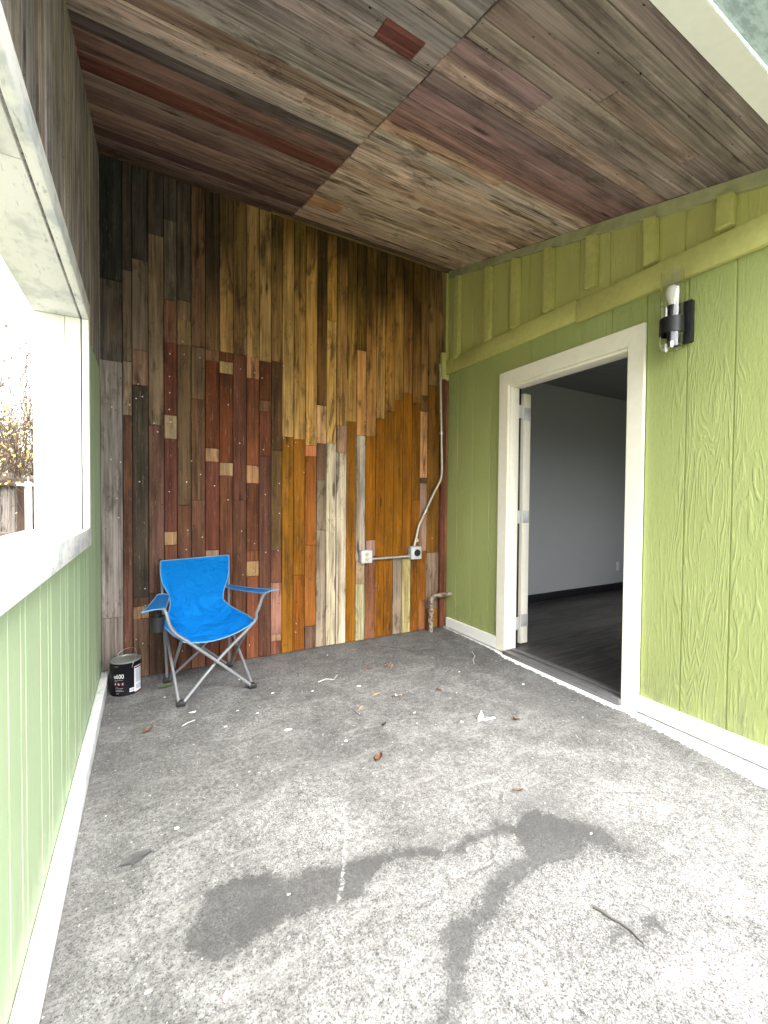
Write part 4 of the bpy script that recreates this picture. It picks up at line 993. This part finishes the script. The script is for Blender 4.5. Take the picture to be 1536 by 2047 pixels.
path = [Vector((c2.x-.004, Yb-.024, c2.z+.055)), A(834,1068,Yb-.024), A(838,1050,Yb-.024), A(845,1035,Yb-.024), A(868,985,Yb-.024), A(880,962,Yb-.045), A(883.5,945,Yb-.055), A(883.5,915,Yb-.055), A(882.5,860,Yb-.05), A(881.5,800,Yb-.05), A(881,755,Yb-.05), A(880.5,728,Yb-.045)]
bm = bmesh.new(); tube(bm, smooth_path(path, 5), .0125, 14)
obj('pipe', bm, mat_plain('tan_galvanised', (.40, .36, .27), .42, .55, var=.2, sc=25, bump=.1), cond)
for (px, py, yy) in ((851, 1022, Yb-.024), (882.5, 866, Yb-.05), (834.5, 1080, Yb-.024)):
    bm = bmesh.new(); q = A(px, py, yy); d = Vector((.24, 0, .5)).normalized() if px == 851 else Vector((0, 0, 1)); tube(bm, [q-d*.013, q+d*.013], .0165, 14); obj('coupling', bm, M['galv'], cond)
lk = empty('short_conduit', (c1.x, Yb-.02, c1.z), 'short horizontal metal conduit joining the two grey boxes', 'pipe')
bm = bmesh.new(); tube(bm, [Vector((c1.x+.054, Yb-.024, c1.z-.024)), Vector((c2.x-.075, Yb-.024, c2.z-.030)), Vector((c2.x-.057, Yb-.024, c2.z-.026))], .0115, 14); obj('pipe', bm, M['galv'], lk)
bm = bmesh.new(); tube(bm, [Vector((c2.x-.074, Yb-.024, c2.z-.030)), Vector((c2.x-.0565, Yb-.024, c2.z-.027))], .015, 14); obj('coupling', bm, M['galv'], lk)
bm = bmesh.new(); tube(bm, [Vector((c1.x+.0535, Yb-.024, c1.z-.024)), Vector((c1.x+.070, Yb-.024, c1.z-.0245))], .015, 14); obj('coupling', bm, M['galv'], lk)
# water pipe out of the slab, elbow into the house wall
wp = A(862, 1230, 3.075); wx = wp.x
wpipe = empty('water_pipe', (wx, 3.075, 0), 'old rusty water pipe rising from the slab and bending into the green wall', 'pipe')
ze = A(872, 1191, 3.075).z
bm = bmesh.new(); tube(bm, smooth_path([(wx, 3.075, .13), (wx, 3.075, ze-.05), (wx+.006, 3.075, ze-.02), (wx+.022, 3.075, ze-.004), (wx+.05, 3.075, ze), (wx+.10, 3.075, ze)], 5), .0175, 14); obj('elbow', bm, M['rust'], wpipe)
bm = bmesh.new(); tube(bm, [(wx+.09, 3.075, ze), (XR+.004, 3.075, ze+.004)], .0205, 14); obj('pipe', bm, M['rust'], wpipe)
bm = bmesh.new(); tube(bm, [(wx, 3.075, -.01), (wx, 3.075, .05), (wx, 3.075, .14)], .019, 12, radii=[.024, .018, .018]); tube(bm, [(wx, 3.075, .085), (wx, 3.075, .135)], .026, 8); tube(bm, [(wx, 3.075, .165), (wx, 3.075, .20)], .0235, 12); obj('coupling', bm, M['rust'], wpipe)

# ================================================================== LITTER ON THE SLAB
def leaf_mesh(name, q, size, mat, label, cat, group=None, ang=0., curl=.35, lobes=0, asp=.5, lift=.004, seed=1):
    p = on_floor(*q); rnd = random.Random(seed); bm = bmesh.new(); N = 13; rows_ = []
    for i in range(N+1):
        s = i/N; w = asp*size*.5*(math.sin(math.pi*min(1, s*1.02))**.7)
        if lobes: w *= .55+.45*abs(math.sin(lobes*math.pi*s))+rnd.uniform(-.08, .08)
        row = []
        for k in (-1, -.5, 0, .5, 1):
            z = curl*size*(.35*(k*k)*(.5+.5*s)+.5*(s-.5)**2)
            row.append(bm.verts.new(Vector(((s-.5)*size, k*w, z+lift+rnd.uniform(0, .06)*size*abs(k)*curl))))
        rows_.append(row)
    for a, b in zip(rows_, rows_[1:]):
        for k in range(4): bm.faces.new((a[k], b[k], b[k+1], a[k+1])).smooth = True
    tube(bm, [(-.5*size, 0, lift+curl*size*.14), (-.68*size, .03*size, lift)], size*.012, 5)
    zmin = min(v.co.z for v in bm.verts)
    for v in bm.verts: v.co.z -= zmin-.001
    bmesh.ops.solidify(bm, geom=[f for f in bm.faces if len(f.verts) == 4], thickness=.0006)
    bmesh.ops.rotate(bm, verts=bm.verts[:], cent=(0, 0, 0), matrix=Matrix.Rotation(ang, 3, 'Z'))
    o = obj(name, bm, mat); o.location = p; return tag(o, label, cat, group)
brown = mat_leaf('dead_leaf', (.15, .095, .055), (.24, .17, .11)); brown2 = mat_leaf('rusty_leaf', (.16, .075, .04), (.22, .12, .07)); tan = mat_leaf('straw_leaf', (.45, .32, .13), (.5, .42, .25))
green = mat_leaf('fresh_leaf', (.075, .15, .018), (.11, .20, .03)); grey = mat_leaf('grey_leaf', (.10, .10, .10), (.16, .16, .165)); darkl = mat_leaf('dark_leaf', (.04, .03, .024), (.07, .05, .04))
G = 'leaves lying on the concrete'
leaf_mesh('leaf', (330, 1375), .075, green, 'single fresh green leaf lying on the slab beside the paint can', 'leaf', G, .1, .3, 0, .45, seed=1)
leaf_mesh('leaf', (295, 1463), .060, brown, 'curled tan-brown leaf on the slab in front of the camping chair', 'leaf', G, .8, .7, 3, .6, seed=2)
leaf_mesh('leaf', (757, 1517), .055, brown2, 'rust brown lobed leaf fragment lying alone in the middle of the slab', 'leaf', G, .7, .6, 2, .7, seed=3)
leaf_mesh('leaf', (768, 1450), .030, darkl, 'tiny dark curled leaf just behind the rust brown fragment', 'leaf', G, .2, .9, 0, .6, seed=4)
leaf_mesh('leaf', (878, 1380), .036, brown2, 'small reddish brown leaf scrap on the slab nearest the doorway', 'leaf', G, 2.2, .6, 2, .7, seed=5)
leaf_mesh('leaf', (1033, 1440), .034, brown, 'small curled grey-brown leaf to the right of the plastic scrap', 'leaf', G, 2.6, 1.0, 0, .7, seed=6)
leaf_mesh('leaf', (272, 1718), .088, grey, 'grey many-lobed flat leaf pressed on the slab by the left baseboard', 'leaf', G, .2, .15, 4, .6, seed=7)
leaf_mesh('leaf', (1035, 1581), .042, brown, 'thin pointed brown leaf on the open slab toward the house wall', 'leaf', G, -.6, .4, 0, .25, seed=8)
leaf_mesh('leaf', (752, 1390), .062, tan, 'narrow straw yellow leaf on the slab beside the debris', 'leaf', G, .1, .3, 0, .22, seed=9)
leaf_mesh('leaf', (722, 1417), .040, tan, 'little ochre leaf left of the dark curled one', 'leaf', G, .5, .5, 2, .4, seed=10)
leaf_mesh('petal', (452, 1997), .028, mat_leaf('pink_petal', (.55, .36, .48), (.6, .45, .55)), 'pale pink petal near the front of the slab', 'petal', None, 1.3, .4, 0, .5, seed=11)
# heap of crumbled leaves and a smaller scrap heap
def heap(q, n, rad, mats, label, seed, sz=.022):
    p = on_floor(*q); rnd = random.Random(seed); bm = bmesh.new()
    for _ in range(n):
        c = Vector((rnd.gauss(0, rad), rnd.gauss(0, rad*.6), .003+abs(rnd.gauss(0, .005)))); a = Vector((rnd.gauss(0, 1), rnd.gauss(0, 1), rnd.gauss(0, .35))).normalized(); b = a.cross(Vector((rnd.gauss(0, .3), rnd.gauss(0, .3), 1))).normalized(); l = sz*rnd.uniform(.4, 1.1)
        v = [bm.verts.new(w) for w in (c-a*l*.5, c+b*l*.3-a*l*.1, c+a*l*.5, c-b*l*.28)]
        for x_ in v: x_.co.z = max(.0012, x_.co.z)
        bm.faces.new(v).material_index = rnd.randrange(len(mats))
    o = obj('leaf_litter', bm, mats); o.location = p; tag(o, label, 'leaf litter', None, 'stuff')
pinkish = mat_leaf('pale_bark', (.50, .36, .28), (.42, .30, .22)); chipm = mat_plain('paint_chip_white', (.58, .58, .56), .5, bump=0)
heap((778, 1332), 34, .034, [brown2, pinkish, darkl, brown], 'crumbled reddish leaf heap on the slab toward the board wall', 5)
heap((738, 1336), 16, .022, [darkl, brown2, brown], 'few dark leaf crumbs just left of the reddish heap', 6)
heap((797, 1392), 18, .018, [chipm, tan, darkl, tan], 'scrap of white flakes and yellow straw on the slab', 7)
heap((905, 1258), 22, .030, [darkl, brown, chipm], 'dark crumbs gathered at the foot of the house wall by the rusty pipe', 8, .014)
heap((520, 1322), 22, .045, [darkl, brown, brown2], 'thin scatter of crumbs at the foot of the board wall behind the chair', 9, .013)
heap((990, 1318), 16, .030, [darkl, chipm, brown], 'dark crumbs near the far end of the door threshold', 10, .013)
# twigs
def twig(pts, r, m, label, k=5):
    P3 = [on_floor(*q) for q in pts]; o0_ = P3[0].copy(); bm = bmesh.new()
    rr = [r*(1-.5*i/(len(P3)-1)) for i in range(len(P3))]
    tube(bm, [p-o0_+Vector((0, 0, w+.0005)) for p, w in zip(P3, rr)], r, 7, radii=rr)
    o = obj('twig', bm, m); o.location = o0_; tag(o, label, 'twig', 'twigs on the slab')
dk = mat_plain('dark_twig', (.06, .055, .05), .8, bump=.1); straw = mat_plain('straw_fibre', (.55, .53, .47), .7, bump=.1)
twig([(1187,1816),(1200,1822),(1222,1838),(1240,1847),(1262,1863),(1280,1882),(1287,1888)], .0042, dk, 'long dark thin twig lying on the pale front right of the slab')
twig([(755,1291),(775,1294),(800,1296),(828,1304)], .0022, dk, 'fine dark twig on the slab close under the outlet boxes')
twig([(637,1364),(652,1358),(668,1359),(675,1349)], .0024, straw, 'pale curved straw fibre lying between the chair and the leaf heap')
twig([(365,1452),(375,1446),(390,1440)], .0024, straw, 'short pale straw fibre on the slab in front of the chair foot')
twig([(944,1304),(950,1312),(946,1320),(949,1328)], .0022, straw, 'curly pale fibre on the slab near the house baseboard')
twig([(707,1420),(714,1427),(721,1433)], .0022, dk, 'very short dark twig beside the ochre leaf')
# plastic scrap
p = on_floor(962, 1438); bm = bmesh.new()
ptsA = [(-.03, -.012, .001), (.012, -.010, .001), (.018, .002, .02), (.008, .008, .045), (-.004, .004, .032), (-.02, .004, .012)]
c0 = bm.verts.new((0, -.002, .012)); vs = [bm.verts.new(q) for q in ptsA]
for i in range(6): bm.faces.new((c0, vs[i], vs[(i+1) % 6]))
v = [bm.verts.new(q) for q in ((.0, -.022, .002), (.075, -.032, .002), (.078, -.022, .006), (.006, -.010, .006))]; bm.faces.new(v)
bmesh.ops.solidify(bm, geom=bm.faces[:], thickness=.001)
o = obj('plastic_scrap', bm, mat_plain('white_plastic_film', (.72, .76, .78), .35, bump=.1)); o.location = p; tag(o, 'crumpled white plastic scrap with a flat clear tail on the slab before the doorway', 'plastic scrap')
# flat white paint chips
CH = [(386,1424,.050),(515,1426,.020),(451,1453,.024),(577,1459,.05),(602,1622,.022),(920,1600,.022),(1281,1599,.022),(1130,1612,.012),(577,1789,.014),(295,1984,.022),(829,1425,.024),(1047,1368,.030),(718,1372,.045),(545,1386,.03),(625,1382,.024),(1182,1667,.012),(1090,1607,.01),(475,1421,.018),(1150,1592,.012),(655,1310,.016),(1075,1533,.012)]
for i, (px, py, s) in enumerate(CH):
    rnd = random.Random(100+i); p = on_floor(px, py); bm = bmesh.new(); n = rnd.choice((6, 7, 8)); a0 = rnd.uniform(0, 6)
    rad = [s*.5*rnd.uniform(.5, 1.0) for _ in range(n)]
    lo = [bm.verts.new((1.0*rad[k]*math.cos(a0+2*math.pi*k/n), .55*rad[k]*math.sin(a0+2*math.pi*k/n), .0006)) for k in range(n)]
    hi = [bm.verts.new((v_.co.x*.95, v_.co.y*.95, .0018+rnd.uniform(0, .0016))) for v_ in lo]
    bm.faces.new(lo[::-1]); bm.faces.new(hi)
    for k in range(n): bm.faces.new((lo[k], lo[(k+1) % n], hi[(k+1) % n], hi[k]))
    o = obj('paint_chip', bm, chipm); o.location = p; tag(o, 'small flat white paint chip lying on the grey concrete slab', 'paint chip', 'white paint chips scattered on the slab')

# ================================================================== CAMERA, SKY, SUN
cam = bpy.data.cameras.new('camera'); co = bpy.data.objects.new('camera', cam); COL.objects.link(co)
cam.sensor_fit = 'HORIZONTAL'; cam.sensor_width = 36; cam.lens = F_PX/1536*36; cam.clip_start = .02; cam.clip_end = 800
co.matrix_world = Matrix(((_r3.x, _u3.x, -_f2.x, 0), (_r3.y, _u3.y, -_f2.y, 0), (_r3.z, _u3.z, -_f2.z, CAM_H), (0, 0, 0, 1)))
S.camera = co
SUN_EL, SUN_AZ = R(52), R(172)      # azimuth clockwise from +y
w = bpy.data.worlds.new('World'); S.world = w; w.use_nodes = True; nt = w.node_tree
bg = nt.nodes['Background']; sky = nt.nodes.new('ShaderNodeTexSky'); sky.sky_type = 'NISHITA'; sky.sun_disc = False
sky.sun_elevation = SUN_EL; sky.sun_rotation = SUN_AZ; sky.dust_density = 4; sky.ozone_density = 1; sky.air_density = 1
hs = nt.nodes.new('ShaderNodeHueSaturation'); hs.inputs['Saturation'].default_value = .25; nt.links.new(sky.outputs[0], hs.inputs['Color']); nt.links.new(hs.outputs[0], bg.inputs[0])
bg.inputs[1].default_value = .15
sl = bpy.data.lights.new('sun', 'SUN'); so = bpy.data.objects.new('sun', sl); COL.objects.link(so)
sl.energy = 1.2; sl.angle = R(40); sl.color = (1, .96, .90)
d = Vector((math.sin(SUN_AZ)*math.cos(SUN_EL), math.cos(SUN_AZ)*math.cos(SUN_EL), math.sin(SUN_EL)))
so.rotation_euler = d.to_track_quat('Z', 'Y').to_euler(); so.location = d*20
S.view_settings.view_transform = 'Standard'; S.view_settings.look = 'None'; S.view_settings.gamma = 1; S.view_settings.exposure = 2.95
S.render.engine = 'CYCLES'
S.cycles.max_bounces = 10; S.cycles.diffuse_bounces = 6; S.cycles.transmission_bounces = 8; S.cycles.use_denoising = True
